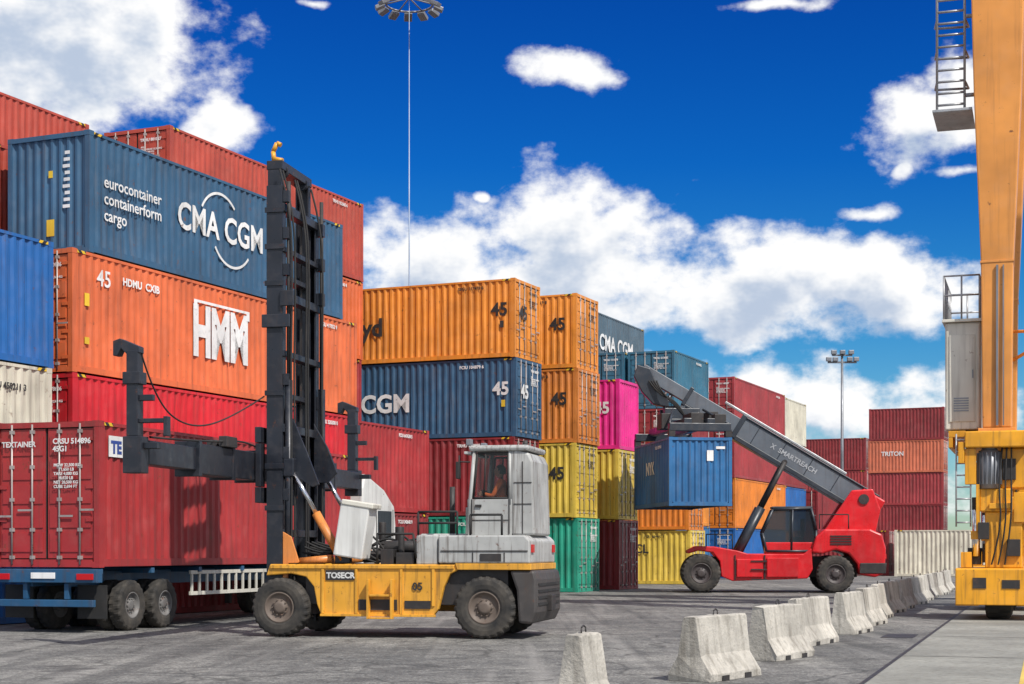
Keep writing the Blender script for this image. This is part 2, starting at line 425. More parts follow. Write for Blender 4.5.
# ------------------------------------------------------------------ ground
m, nt, b = new_mat('asphalt'); g = N(nt, 'ShaderNodeNewGeometry'); vv = g.outputs['Position']
n1 = noise(nt, vv, .12, 4, .6); n2 = noise(nt, vv, 1.1, 5, .7); n3 = noise(nt, vv, 22, 4, .8); n7 = noise(nt, vv, 5.5, 3, .8)
c_ = ramp(nt, n1, .38, .62, (.115,.115,.115,1), (.235,.23,.22,1))
c_ = mixc(nt, 1.0, c_, ramp(nt, n2, .32, .70, (.62,.62,.63,1), (1.28,1.27,1.24,1)), 'MULTIPLY')
c_ = mixc(nt, 1.0, c_, ramp(nt, n7, .36, .64, (.62,.62,.62,1), (1.3,1.3,1.28,1)), 'MULTIPLY')
c_ = mixc(nt, 1.0, c_, ramp(nt, n3, .36, .66, (.45,.45,.45,1), (1.45,1.45,1.42,1)), 'MULTIPLY')
mp = N(nt, 'ShaderNodeMapping'); mp.inputs['Rotation'].default_value = (0, 0, R(20)); mp.inputs['Scale'].default_value = (2.2, .07, 1)
L(nt, vv, mp.inputs['Vector']); n4 = noise(nt, mp.outputs[0], 1, 4, .55)
c_ = mixc(nt, ramp(nt, n4, .52, .70, (0,0,0,1), (.55,.55,.55,1)), c_, (.05,.05,.05))
mp = N(nt, 'ShaderNodeMapping'); mp.inputs['Rotation'].default_value = (0, 0, R(-78)); mp.inputs['Scale'].default_value = (1.6, .06, 1)
L(nt, vv, mp.inputs['Vector']); n6 = noise(nt, mp.outputs[0], 1, 3, .55)
c_ = mixc(nt, ramp(nt, n6, .54, .7, (0,0,0,1), (.4,.4,.4,1)), c_, (.30,.29,.27))
n5 = noise(nt, vv, .6, 4, .65)
c_ = mixc(nt, ramp(nt, n5, .59, .66, (0,0,0,1), (.65,.65,.65,1)), c_, (.045,.043,.042))
vo = N(nt, 'ShaderNodeTexVoronoi', feature='DISTANCE_TO_EDGE'); vo.inputs['Scale'].default_value = .38
wv = N(nt, 'ShaderNodeVectorMath', operation='ADD'); nn = N(nt, 'ShaderNodeTexNoise'); nn.inputs['Scale'].default_value = .9; nn.inputs['Detail'].default_value = 5
L(nt, vv, nn.inputs['Vector']); L(nt, vv, wv.inputs[0]); L(nt, nn.outputs['Color'], wv.inputs[1]); L(nt, wv.outputs[0], vo.inputs['Vector'])
c_ = mixc(nt, ramp(nt, vo.outputs[0], .005, .016, (.7,.7,.7,1), (0,0,0,1)), c_, (.045,.045,.042))
L(nt, c_, b.inputs['Base Color']); b.inputs['Roughness'].default_value = .85
bp = N(nt, 'ShaderNodeBump'); bp.inputs['Strength'].default_value = .7; bp.inputs['Distance'].default_value = .04
L(nt, n7, bp.inputs['Height']); L(nt, bp.outputs[0], b.inputs['Normal']); M_asph = m
def sheet(name, pts, z, mat):
    bm = bmesh.new(); bm.faces.new([bm.verts.new((x, y, z)) for x, y in pts]); return finish(bm, name, None, mat)
sheet('ground', [(-1500,-1500),(1500,-1500),(1500,1500),(-1500,1500)], 0, M_asph)
T2 = R(18.5); w2 = Vector((math.sin(T2), math.cos(T2))); n2v = Vector((math.cos(T2), -math.sin(T2)))
B0 = Vector((2.5, 19.7))
def strip(name, off0, off1, t0, t1, z, mat):
    P = [B0 + n2v*off0 + w2*t0, B0 + n2v*off1 + w2*t0, B0 + n2v*off1 + w2*t1, B0 + n2v*off0 + w2*t1]
    return sheet(name, [tuple(p) for p in P], z, mat)
strip('crane_runway_pavement', 1.75, 6.2, -30, 73, .004, M_pave)
M_yline = paint('road_paint_yellow', (.62,.44,.10), .7, .8, .8, bump=0)
strip('road_marking_yellow', 3.55, 3.72, -30, 72, .008, M_yline)
strip('pavement_edge_joint', 1.68, 1.745, -30, 73, .004, M_dark)
for k in range(-3, 12):
    strip('pavement_joint', 1.76, 3.54, k*6, k*6+.04, .008, M_dark)
    strip('pavement_joint', 3.73, 6.19, k*6, k*6+.04, .008, M_dark)
strip('drain_grate', .9, 1.5, 11.2, 12.6, .006, M_dark)

# ------------------------------------------------------------------ concrete barriers
def barrier(x, y, rz, ln):
    prof = [(-.30,0),(-.30,.10),(-.15,.34),(-.085,.80),(-.07,.82),(.07,.82),(.085,.80),(.15,.34),(.30,.10),(.30,0)]
    bm = bmesh.new(); secs = []
    ny = 8
    for j in range(ny+1):
        t = -ln/2 + ln*j/ny
        k = .02 if j in (0, ny) else .008
        secs.append([bm.verts.new((px*1.0 + random.uniform(-k, k)*.7, t + random.uniform(-k, k), max(0, pz + (random.uniform(-k*1.6, .006) if pz > 0 else 0)))) for px, pz in prof])
    for j in range(ny):
        for i in range(len(prof)):
            k = (i+1) % len(prof)
            bm.faces.new((secs[j][i], secs[j][k], secs[j+1][k], secs[j+1][i]))
    bm.faces.new(secs[0]); bm.faces.new(list(reversed(secs[-1])))
    o = finish(bm, 'concrete_barrier', None, M_conc, .012)
    o.location = (x, y, 0); o.rotation_euler = (0, 0, rz)
    for s in (-1, 1):
        box(o, 'forklift_slot', -.315, .315, s*ln*.22-.09, s*ln*.22+.09, .0, .07, M_dark, 0)
    tubes(o, 'lifting_loop', path([(0, s_, z_) for s_, z_ in ((-.06,.80),(-.05,.87),(0,.89),(.05,.87),(.06,.80))]), .009, M_dark, 6)
    return o
barrier(.72, 16.1, R(-26), .55)
bl = [(2.62, 20.6, -34, 1.45), (4.05, 24.4, -32, 1.5), (5.2, 28.1, -28, 1.8), (6.7, 31.8, -26, 1.6), (7.85, 35.4, -24, 1.7)]
for x, y, rz, ln in bl: barrier(x, y, R(rz), ln)
for t in (20.4, 23.9, 27.2, 30.8, 34.4, 38, 41.6, 45.2, 48.8):
    p = B0 + w2*t + n2v*random.uniform(-.12, .12)
    barrier(p.x, p.y, -T2 + R(random.uniform(-9, 2)), 1.5 + random.uniform(-.15, .3))

# ------------------------------------------------------------------ container truck
tr = empty('container_truck', (-8.1, 31.4, 0), -R(18))
cc = container((0,0,0), 0, 12.19, 2.896, 'truckred', name='container_box'); cc.parent = tr; cc.location = (-W/2, 0, 1.30)
text(cc, 'CRSU 514896\n45G1', .15, (.18, -.03, 2.45), 'y-', M_white, bold=.03, name='lettering')
text(cc, 'MGW 32,500 KG\n     71,650 LB\nTARE 4,000 KG\n      8,820 LB\nNET 28,500 KG\nCUBE 2,694 FT', .085, (.20, -.03, 2.0), 'y-', M_white, bold=.03, name='lettering')
text(cc, 'TEXTAINER', .15, (-1.0, -.03, 2.4), 'y-', M_white, bold=.03, name='lettering')
text(cc, 'CRSU 514896 1', .17, (W/2+.004, 9.2, 2.5), 'x+', M_white, bold=.03, name='lettering')
box(cc, 'company_label', W/2-.01, W/2+.006, .35, 1.05, 2.2, 2.62, M_white, 0)
text(cc, 'TE', .34, (W/2+.008, .42, 2.28), 'x+', M_lblue, bold=.05, name='lettering')
boxes(tr, 'main_beams', [(-.85,-.72,.1,12.3,.92,1.22), (-1.72,-1.59,.1,12.3,.92,1.22)], M_blue)
boxes(tr, 'cross_members', [(-2.42,-.02,y,y+.12,1.17,1.28) for y in (.05,2.0,4.0,6.0,8.0,10.0,12.0)], M_blue)
box(tr, 'rear_bolster', -2.44, .0, -.08, .12, 1.0, 1.27, M_blue)
box(tr, 'rear_bumper', -2.3, -.14, -.02, .1, .52, .66, M_blue)
boxes(tr, 'bumper_posts', [(-1.75,-1.65,0,.1,.67,.99),(-.8,-.7,0,.1,.67,.99)], M_blue)
boxes(tr, 'tail_lights', [(-.45,-.08,-.11,-.07,1.06,1.18),(-2.36,-2.0,-.11,-.07,1.06,1.18)], M_redl, .004)
boxes(tr, 'number_plate', [(-1.5,-.95,-.10,-.078,1.08,1.2)], M_white, .003)
bmx = bmesh.new()
bm_box(bmx, -.11, -.06, 3.7, 11.8, 1.12, 1.2); bm_box(bmx, -.11, -.06, 3.7, 11.8, .66, .74)
for k in range(24):
    y = 3.75 + k*.34
    bm_box(bmx, -.105, -.065, y, y+.07, .74, 1.12)
finish(bmx, 'side_guard', tr, M_cgrey, .004)
def truck_wheel(par, y, x0, x1, r, hub):
    o = wheel(par, 'wheel', 0, 0, x1-x0, 0, r, hub, nl=20, dish=.22)
    o.matrix_local = Matrix.Translation((x1, y, r)) @ Matrix.Rotation(math.pi/2, 4, 'Z')
    return o
M_hub = paint('wheel_hub_grey', (.16,.155,.15), .5, 1.5, 1.2)
for y in (1.35, 2.65):
    truck_wheel(tr, y, -.36, -.06, .52, M_hub); truck_wheel(tr, y, -.70, -.40, .52, M_hub)
    truck_wheel(tr, y, -2.40, -2.10, .52, M_hub); truck_wheel(tr, y, -2.06, -1.76, .52, M_hub)
    cyl(tr, 'axle', (-2.2, y, .52), (-.2, y, .52), .07, M_dark)
boxes(tr, 'mud_flaps', [(-.72,-.05,.35,.37,.28,.95),(-2.41,-1.75,.35,.37,.28,.95)], M_seal, 0)
boxes(tr, 'landing_gear', [(-.5,-.36,9.0,9.14,.3,1.1),(-2.08,-1.94,9.0,9.14,.3,1.1),(-.58,-.28,8.92,9.22,.25,.3)], M_dark)
boxes(tr, 'tractor_chassis', [(-.85,-.70,9.6,16.2,.62,.88),(-1.74,-1.59,9.6,16.2,.62,.88)], M_dark)
prism_cab = bmesh.new()
P = [(13.05,.75),(13.05,3.35),(13.25,3.75),(14.6,3.35),(15.35,2.9),(15.55,1.9),(15.6,.55),(13.3,.55)]
A = [prism_cab.verts.new((-.02, y, z)) for y, z in P]; Bv = [prism_cab.verts.new((-2.42, y, z)) for y, z in P]
prism_cab.faces.new(A); prism_cab.faces.new(list(reversed(Bv)))
for i in range(len(P)): prism_cab.faces.new((A[i], Bv[i], Bv[(i+1)%len(P)], A[(i+1)%len(P)]))
finish(prism_cab, 'cab', tr, M_tw, .06, seg=3)
boxes(tr, 'side_window', [(-.03,-.008,14.1,15.1,1.95,2.75)], M_dglass, 0)
boxes(tr, 'door_line', [(-.03,-.005,13.98,14.0,.7,2.9),(-.03,-.005,15.2,15.22,.7,2.8)], M_seal, 0)
box(tr, 'fuel_tank', -.62, -.08, 11.3, 12.7, .45, 1.0, M_galv, .08)
box(tr, 'windscreen', -2.2, -.25, 15.42, 15.62, 1.95, 2.75, M_dglass, .02)
truck_wheel(tr, 10.7, -.36, -.06, .52, M_hub); truck_wheel(tr, 10.7, -2.40, -2.10, .52, M_hub)
truck_wheel(tr, 14.7, -.34, -.04, .52, M_hub); truck_wheel(tr, 14.7, -2.40, -2.10, .52, M_hub)

# ------------------------------------------------------------------ container handler forklift
fk = empty('container_forklift', (-4.42, 30.3, 0), -R(12.5))
M_hubo = paint('wheel_hub_dusty', (.13,.10,.08), .6, 1.8, 1.5)
wheel(fk, 'front_wheel', 0, 0, .42, .56, .56, M_hubo); wheel(fk, 'front_wheel', 0, 2.2, 2.62, .56, .56, M_hubo)
wheel(fk, 'rear_wheel', 3.98, .05, .48, .58, .58, M_hubo); wheel(fk, 'rear_wheel', 3.98, 2.12, 2.55, .58, .58, M_hubo)
cyl(fk, 'front_axle', (0,.3,.56), (0,2.3,.56), .16, M_dark); cyl(fk, 'rear_axle', (3.98,.4,.57), (3.98,2.2,.57), .13, M_dark)
side = [(-.30,1.16),(-.22,1.38),(3.42,1.38),(3.46,1.27),(3.32,1.2),(3.2,.95),(3.1,.55),(3.0,.42),(.80,.42),(.72,.62),(.66,.95),(.50,1.14),(.2,1.2)]
prism(fk, 'side_frame_near', side, .12, .24, M_fyel, .02)
prism(fk, 'side_frame_far', side, 2.38, 2.5, M_fyel, .02)
box(fk, 'deck_body', .45, 4.4, .245, 2.375, .62, 1.33, M_dark)
box(fk, 'front_cross_frame', .05, .4, .5, 2.1, .4, 1.25, M_dark)
boxes(fk, 'frame_recess', [(1.55,2.3,.10,.119,.52,.72),(2.45,2.95,.10,.119,.55,.70)], M_dark, .0)
boxes(fk, 'name_plate', [(.90,1.46,.10,.119,1.08,1.27)], M_dark, .0)
boxes(fk, 'frame_ribs', [(.82,.87,.09,.12,.45,1.29),(1.48,1.53,.09,.12,.45,1.29),(2.36,2.41,.09,.12,.45,1.29),(2.98,3.03,.09,.12,.6,1.29),(.8,3.05,.07,.12,.40,.445),(-.2,3.4,.085,.12,1.30,1.36)], M_fyel, .004)
text(fk, 'TOSECR', .15, (.92, .095, 1.12), 'y-', M_white, bold=.04, name='lettering')
text(fk, '05', .2, (2.6, .098, .9), 'y-', M_black, bold=.03, name='lettering')
boxes(fk, 'access_steps', [(1.80,2.20,-.05,.085,.36,.39),(1.80,2.20,-.03,.11,.78,.82),(1.75,1.79,-.05,.085,.36,1.1),(2.21,2.25,-.05,.085,.36,1.1)], M_fyel, .005)
arch = [(3.1,1.40),(3.1,1.92),(4.74,1.92),(4.84,1.82),(4.84,1.40)]
prism(fk, 'rear_body', arch, .10, 2.5, M_fgrey, .03)
boxes(fk, 'rear_body_seams', [(3.75,3.77,.09,.101,1.42,1.6),(4.35,4.37,.09,.101,1.42,1.6),(3.15,4.80,.085,.10,1.62,1.64)], M_dark, 0)
prism(fk, 'rear_yellow_sill', [(3.465,1.28),(3.425,1.397),(4.86,1.397),(4.86,1.28)], .09, 2.51, M_fyel, .01)
box(fk, 'louvre_frame', 3.9, 4.3, .085, .102, 1.44, 1.58, M_dark, 0)
cw = [(4.62,.30),(4.58,.9),(4.45,1.27),(4.92,1.27),(4.96,1.1),(4.96,.5),(4.86,.28)]
prism(fk, 'counterweight', cw, .12, 2.48, M_cwt, .05)
box(fk, 'tow_pin_block', 4.94, 5.06, 1.1, 1.5, .5, .8, M_dark)
boxes(fk, 'rear_grille', [(4.96,4.975,.3,2.3,z,z+.05) for z in (.62,.74,.86,.98)], M_seal, 0)
boxes(fk, 'rear_lights', [(4.84,4.87,.2,.4,1.6,1.75),(4.84,4.87,2.2,2.4,1.6,1.75)], M_redl, .004)
# cab
cabw = M_fgrey
boxes(fk, 'cab_lower', [(3.55,4.40,.55,.60,1.92,2.60),(3.5,3.56,.6,2.0,1.92,2.45),(3.55,4.40,2.0,2.05,1.92,2.60)], cabw, .01)
prism(fk, 'cab_rear_panel', [(4.40,1.92),(4.36,3.48),(4.42,3.54),(4.72,3.46),(4.80,3.3),(4.84,1.92)], .55, 2.05, cabw, .05)
boxes(fk, 'cab_rear_seams', [(4.44,4.78,.538,.552,2.5,2.515),(4.60,4.615,.538,.552,1.95,3.3),(4.44,4.78,.538,.552,2.9,2.915)], M_dark, 0)
boxes(fk, 'cab_door_seams', [(3.62,3.64,.54,.552,1.95,2.6),(4.34,4.36,.54,.552,1.95,2.6),(3.64,4.34,.54,.552,2.2,2.215)], M_dark, 0)
box(fk, 'door_handle', 3.7, 3.82, .52, .552, 2.45, 2.5, M_dark, .005)
bm = bmesh.new()
for yy in (.575, 2.02):
    bm_cyl(bm, (3.54, yy, 1.95), (3.68, yy, 3.50), .04, None, 8); bm_cyl(bm, (4.36, yy, 2.5), (4.36, yy, 3.50), .035, None, 8)
bm_cyl(bm, (3.58, .575, 2.45), (3.58, 2.02, 2.45), .03, None, 8)
finish(bm, 'cab_frame', fk, cabw)
bm = bmesh.new()
for yy in (.565, 2.03):
    bm_cyl(bm, (3.66, yy, 2.62), (4.33, yy, 2.62), .022, None, 8); bm_cyl(bm, (3.74, yy, 3.46), (4.33, yy, 3.46), .022, None, 8)
    bm_cyl(bm, (3.66, yy, 2.62), (3.74, yy, 3.46), .022, None, 8); bm_cyl(bm, (4.33, yy, 2.62), (4.33, yy, 3.46), .022, None, 8); bm_cyl(bm, (3.86, yy, 2.62), (3.90, yy, 3.46), .018, None, 8)
finish(bm, 'window_frame', fk, M_seal)
box(fk, 'cab_roof', 3.58, 4.74, .5, 2.1, 3.50, 3.61, cabw, .045)
box(fk, 'roof_sun_visor', 3.48, 3.62, .55, 2.05, 3.45, 3.50, cabw, .01)
boxes(fk, 'cab_glass', [(3.72,4.32,.57,.58,2.65,3.45),(3.72,4.32,2.015,2.025,2.65,3.45)], M_glass, 0)
prism(fk, 'windscreen', [(3.60,2.48),(3.675,3.46),(3.685,3.46),(3.61,2.48)], .6, 2.0, M_glass, 0)
boxes(fk, 'operator_seat', [(3.98,4.34,.77,1.22,2.25,2.38),(4.26,4.34,.77,1.22,2.38,3.0),(4.05,4.3,.87,1.12,1.93,2.25)], M_seal, .03)
tubes(fk, 'steering_column', [((3.66,1.0,2.2),(3.80,1.0,2.72))], .025, M_seal)
bm = bmesh.new()
for i in range(20):
    a0, a1 = 2*math.pi*i/20, 2*math.pi*(i+1)/20
    f = lambda a: Vector((3.80-.06*math.sin(a), 1.0+.19*math.cos(a), 2.73+.17*math.sin(a)*.35))
    bm_cyl(bm, f(a0), f(a1), .014, None, 6)
finish(bm, 'steering_wheel', fk, M_seal)
cyl(fk, 'beacon', (4.5,1.3,3.6), (4.5,1.3,3.74), .05, M_dark)
boxes(fk, 'work_lights', [(3.5,3.6,.62,.78,3.62,3.74),(3.5,3.6,1.8,1.96,3.62,3.74)], M_lamp, .01)
tubes(fk, 'mirror', [((3.6,.55,3.3),(3.42,.42,3.3)),((3.42,.42,3.42),(3.42,.42,2.98))], .014, M_seal); box(fk, 'mirror_glass', 3.37, 3.43, .34, .5, 2.98, 3.3, M_seal)
box(fk, 'hydraulic_tank', 2.66, 3.08, .15, .95, 1.37, 1.93, M_fgrey, .03)
box(fk, 'bonnet', 2.5, 3.5, .96, 2.3, 1.33, 1.96, M_fgrey, .04)
boxes(fk, 'battery_box', [(1.95,2.2,.2,.6,1.38,1.66),(2.25,2.6,.2,.7,1.38,1.6)], M_dark, .01)
bm = bmesh.new()
for (a, b2, r_) in (((1.9,.7,1.7),(2.5,.7,1.7),.13),((2.0,1.3,1.5),(2.0,1.3,2.1),.09),((1.3,1.2,1.5),(2.3,1.2,1.55),.11),((2.3,.4,1.6),(2.3,.4,1.95),.06),((1.5,1.8,1.4),(1.5,1.8,2.2),.07)):
    bm_cyl(bm, a, b2, r_, None, 14)
finish(bm, 'valve_block_and_filters', fk, M_dark, .01)
for k in range(11):
    x = 1.1 + k*.12
    hose(fk, 'hydraulic_hose', [(.2, .8+.10*k, 1.6+.1*(k%3)), (x*.6, .7+.1*k, 1.5), (x, .5+.13*k, 1.75+.12*(k%4)), (x+.5, .4+.16*k, 1.45), (x+.7, .6+.1*k, 1.4)], .022, M_seal)
cyl(fk, 'exhaust_pipe', (2.85,2.1,1.9), (2.85,2.1,2.9), .055, M_dark)
rail = path([(2.7,.16,1.93),(2.7,.16,2.36),(3.45,.16,2.36),(3.45,.16,1.93)]) + path([(2.7,.16,2.15),(3.45,.16,2.15)]) + path([(3.7,.16,1.92),(3.7,.16,2.30),(4.3,.16,2.30),(4.3,.16,1.92)]) + path([(1.9,.16,1.38),(1.9,.16,1.95),(2.6,.16,1.95),(2.66,.16,1.5)])
tubes(fk, 'handrail', rail, .022, M_seal)
box(fk, 'side_storage_box', 1.12, 1.70, .08, .6, 1.5, 2.5, M_tw, .03, rot=(0, R(9), 0))
box(fk, 'side_box_cap', 1.22, 1.85, .06, .62, 2.46, 2.56, M_cgrey, .02, rot=(0, R(9), 0))
tt = text(fk, 'HYSTAR\n4504', .15, (1.24, .06, 2.1), 'y-', M_black, bold=.03, name='lettering')
tt.matrix_local = tt.matrix_local @ Matrix.Rotation(R(-9), 4, 'Z')
# mast: two separate uprights, each an outer and an inner channel
def channel(par, name, x0, x1, y0, y1, z0, z1, web=0):
    bm = bmesh.new(); t = .035
    if web == 0: bm_box(bm, x0, x1, y0, y0+t, z0, z1); ya, yb = y0+t, y1
    else: bm_box(bm, x0, x1, y1-t, y1, z0, z1); ya, yb = y0, y1-t
    bm_box(bm, x0, x0+t, ya, yb, z0, z1); bm_box(bm, x1-t, x1, ya, yb, z0, z1)
    return finish(bm, name, par, M_mast, .004)
channel(fk, 'outer_mast_near', -.34, -.02, .25, .45, .22, 8.62)
channel(fk, 'outer_mast_far', -.34, -.02, 2.15, 2.35, .22, 8.30, 1)
channel(fk, 'inner_mast_near', -.40, -.12, .47, .60, .35, 9.12)
channel(fk, 'inner_mast_far', -.40, -.12, 2.0, 2.13, .35, 9.12, 1)
cb = [(-.18,.02,.255,2.345,z,z+hh) for z, hh in ((.5,.3),(1.9,.14),(3.9,.16),(5.35,.12),(6.45,.16),(7.35,.10),(8.12,.16))]
boxes(fk, 'mast_cross_members', cb, M_mast, .01)
boxes(fk, 'inner_mast_head', [(-.42,-.10,.46,2.14,8.98,9.15),(-.39,-.13,.48,2.12,6.9,7.0),(-.39,-.13,.48,2.12,4.6,4.7)], M_mast, .01)
for yy in (.36, 2.24):
    cyl(fk, 'lift_cylinder', (.07,yy,.4), (.07,yy,4.9), .075, M_mast); cyl(fk, 'lift_rod', (.07,yy,4.9), (.07,yy,8.7), .04, M_dark)
boxes(fk, 'lift_chains', [(-.24,-.21,.72,.78,3.0,8.95),(-.24,-.21,1.82,1.88,3.0,8.95)], M_dark, 0)
for yy in (.75, 1.85):
    bm = bmesh.new(); bm_cyl(bm, (-.22,yy-.05,9.0), (-.22,yy+.05,9.0), .14, None, 20); finish(bm, 'chain_sheave', fk, M_mast)
tubes(fk, 'yellow_hook_bracket', path([(-.30,.55,9.15),(-.32,.55,9.34),(-.24,.55,9.50),(-.16,.55,9.46)]) + [((-.30,.55,9.2),(-.12,.55,9.16))], .045, M_fyel, 10)
box(fk, 'mast_side_clamp', -.42, .14, .19, .246, 5.9, 6.15, M_mast); box(fk, 'mast_side_clamp', -.05, .22, .19, .246, 6.3, 6.6, M_mast)
for z in (1.0, 2.4, 3.2, 4.6, 6.7, 7.4, 8.1): boxes(fk, 'mast_bracket', [(-.37,.01,.225,.247,z,z+.10),(-.017,.10,.27,.40,z+.2,z+.42),(-.017,.12,2.18,2.33,z-.1,z+.15)], M_mast, .004)
for k, (dx, yy) in enumerate(((.14,.30),(.15,.44),(.11,1.2),(.12,1.3),(.13,2.1))):
    hose(fk, 'mast_hose', [(dx,yy,.9),(dx+.02,yy,3),(dx-.02,yy+.03,5),(dx+.03,yy,7),(dx-.02,yy,8.2),(dx-.25,yy+.05,8.95)], .02, M_seal)
for yy in (.36, 2.24):
    cyl(fk, 'tilt_cylinder', (1.15,yy,1.45), (.62,yy,2.35), .085, M_oran); cyl(fk, 'tilt_rod', (.62,yy,2.35), (.12,yy,3.2), .045, M_chrome)
    cyl(fk, 'tilt_brace', (.30,yy,1.42), (.95,yy,1.48), .08, M_oran)
    boxes(fk, 'tilt_anchor', [(-.017,.2,yy-.09,yy+.09,3.05,3.4),(1.02,1.32,yy-.08,yy+.08,1.39,1.6)], M_mast, .02)
prism(fk, 'mast_foot_plate', [(-.01,.9),(-.01,2.0),(.16,1.9),(.32,1.42),(.30,1.40),(.1,1.395),(.08,.9)], .245, .285, M_oran, .01)
prism(fk, 'mast_gusset', [(-.015,3.0),(-.015,4.4),(.16,4.1),(.42,3.5),(.66,2.9),(.52,2.85),(.28,3.0)], .43, .47, M_mast, .01)
prism(fk, 'mast_gusset', [(-.015,3.0),(-.015,4.2),(.28,3.7),(.48,3.2),(.28,3.0)], 2.02, 2.08, M_mast, .01)
boxes(fk, 'carriage', [(-.54,-.42,.15,2.45,2.55,2.85),(-.54,-.42,.15,2.45,3.7,4.0),(-.54,-.43,.17,.4,2.86,3.69),(-.54,-.43,2.2,2.43,2.86,3.69),(-.54,-.43,1.2,1.4,2.86,3.69)], M_mast, .01)
box(fk, 'spreader_main_beam', -.98, -.56, -2.4, 5.0, 2.98, 3.52, M_mast, .02)
boxes(fk, 'spreader_beam_flanges', [(-1.02,-.545,y,y+.12,2.94,3.56) for y in (-2.42,-.9,.3,2.2,3.5,4.9)], M_mast, .01)
box(fk, 'spreader_inner_near', -.93, -.61, -4.30, -2.4, 3.05, 3.45, M_mast, .015)
box(fk, 'spreader_inner_far', -.93, -.61, 5.0, 6.95, 3.05, 3.45, M_mast, .015)
for yc in (-4.45, 6.9):
    boxes(fk, 'spreader_end_post', [(-.90,-.70,yc-.10,yc+.12,3.5,4.90),(-.95,-.62,yc-.13,yc+.15,2.90,3.50),(-.96,-.65,yc-.12,yc+.14,4.35,4.55)], M_mast, .012)
    prism(fk, 'spreader_hook_arm', [(-.68,4.86),(-.68,4.96),(-1.02,5.10),(-1.14,5.06),(-1.14,4.82),(-1.06,4.82),(-1.0,4.94),(-.90,4.84)], yc-.09, yc+.10, M_mast, .01)
    boxes(fk, 'spreader_lugs', [(-.70,-.46,yc-.05,yc+.05,4.08,4.18),(-.70,-.27,yc-.06,yc+.08,3.72,3.79),(-.27,-.20,yc-.06,yc+.08,3.5,3.82),(-.615,-.38,yc-.05,yc+.12,3.3,3.40)], M_mast, .008)
for yy in (-1.4, 3.9):
    boxes(fk, 'spreader_equipment', [(-.62,-.46,yy,yy+.5,3.525,3.72),(-.9,-.7,yy+.1,yy+.3,3.525,3.66)], M_dark, .01)
hose(fk, 'spreader_cable', [(-.7,-4.4,4.85),(-.68,-3.9,4.1),(-.6,-2.8,3.75),(-.55,-1.2,4.0),(-.45,.4,4.6)], .015, M_seal)
hose(fk, 'spreader_cable', [(-.6,.6,3.6),(-.5,-.4,3.7),(-.56,-1.6,3.6),(-.58,-3.4,3.52),(-.6,-4.3,3.5)], .018, M_seal)

# ------------------------------------------------------------------ driver (seated in cab, facing local -x of forklift)
drv = empty('forklift_driver', (0,0,0)); drv.location = fk.location; drv.rotation_euler = fk.rotation_euler
def skin_body(par, name, verts, edges, rad, mat, root=0, sub=2):
    me = bpy.data.meshes.new(name); me.from_pydata(verts, edges, []); o = bpy.data.objects.new(name, me); COL.objects.link(o); o.parent = par
    md = o.modifiers.new('skin', 'SKIN'); md.use_smooth_shade = True
    for i, r_ in enumerate(rad): me.skin_vertices[0].data[i].radius = (r_, r_) if not isinstance(r_, tuple) else r_
    me.skin_vertices[0].data[root].use_root = True
    s = o.modifiers.new('sub', 'SUBSURF'); s.levels = sub; s.render_levels = sub
    me.materials.append(mat); return o
px, py, pz = 4.12, 1.0, 2.44
Vb = [(0,0,0),(.01,0,.16),(-.01,0,.34),(-.02,0,.44),(-.03,0,.54), (0,.10,0),(-.40,.13,.03),(-.44,.13,-.38),(-.58,.13,-.44),(0,-.10,0),(-.40,-.13,.03),(-.44,-.13,-.38),(-.58,-.13,-.44)]
Vb = [(x+px,y+py,z+pz) for x,y,z in Vb]
skin_body(drv, 'trousers', [Vb[0]]+Vb[5:13], [(0,1),(1,2),(2,3),(3,4),(0,5),(5,6),(6,7),(7,8)], [.12,.10,.07,.05,.05,.10,.07,.05,.05], M_cloth)
Vt = [(0,0,.02),(.01,0,.2),(-.01,0,.38),(-.02,0,.47),(-.03,0,.56),(-.02,.17,.44),(-.14,.22,.22),(-.34,.15,.27),(-.02,-.17,.44),(-.14,-.22,.22),(-.34,-.15,.27)]
Vt = [(x+px,y+py,z+pz) for x,y,z in Vt]
skin_body(drv, 'torso_and_sleeves', Vt, [(0,1),(1,2),(2,3),(3,4),(3,5),(5,6),(6,7),(3,8),(8,9),(9,10)], [(.14,.11),(.14,.11),(.15,.11),(.11,.09),.05,.065,.05,.036,.065,.05,.036], M_vest)
bm = bmesh.new(); bmesh.ops.create_uvsphere(bm, u_segments=20, v_segments=14, radius=.1)
for q in bm.verts:
    q.co.z *= 1.22; q.co.y *= .80
    if q.co.x < -.085 and abs(q.co.z) < .03: q.co.x -= .022
    if q.co.z < -.05: q.co.x -= .012; q.co.y *= .8
    q.co += Vector((px-.04, py, pz+.70))
finish(bm, 'head', drv, M_skin, smooth=True)
bm = bmesh.new(); bmesh.ops.create_uvsphere(bm, u_segments=20, v_segments=14, radius=.108)
for q in list(bm.verts):
    if q.co.z < -.01 - (0 if q.co.x < 0 else .05) or (q.co.x < -.06 and q.co.z < .05): bm.verts.remove(q)
for q in bm.verts: q.co.z *= 1.2; q.co.y *= .85; q.co += Vector((px-.035, py, pz+.705))
finish(bm, 'hair', drv, M_hair, smooth=True)
bm = bmesh.new()
for s in (-1, 1):
    bm_cyl(bm, (px-.135, py+s*.03, pz+.715), (px-.128, py+s*.03, pz+.715), .010, None, 8)
finish(bm, 'eyes', drv, M_hair)
bm = bmesh.new()
for s in (-1, 1):
    bm_cyl(bm, (px-.04, py+s*.075, pz+.70), (px-.03, py+s*.09, pz+.70), .022, None, 8)
bm_box(bm, px-.125, px-.115, py-.022, py+.022, pz+.638, pz+.646)
finish(bm, 'ears_and_mouth', drv, M_skin)
bm = bmesh.new()
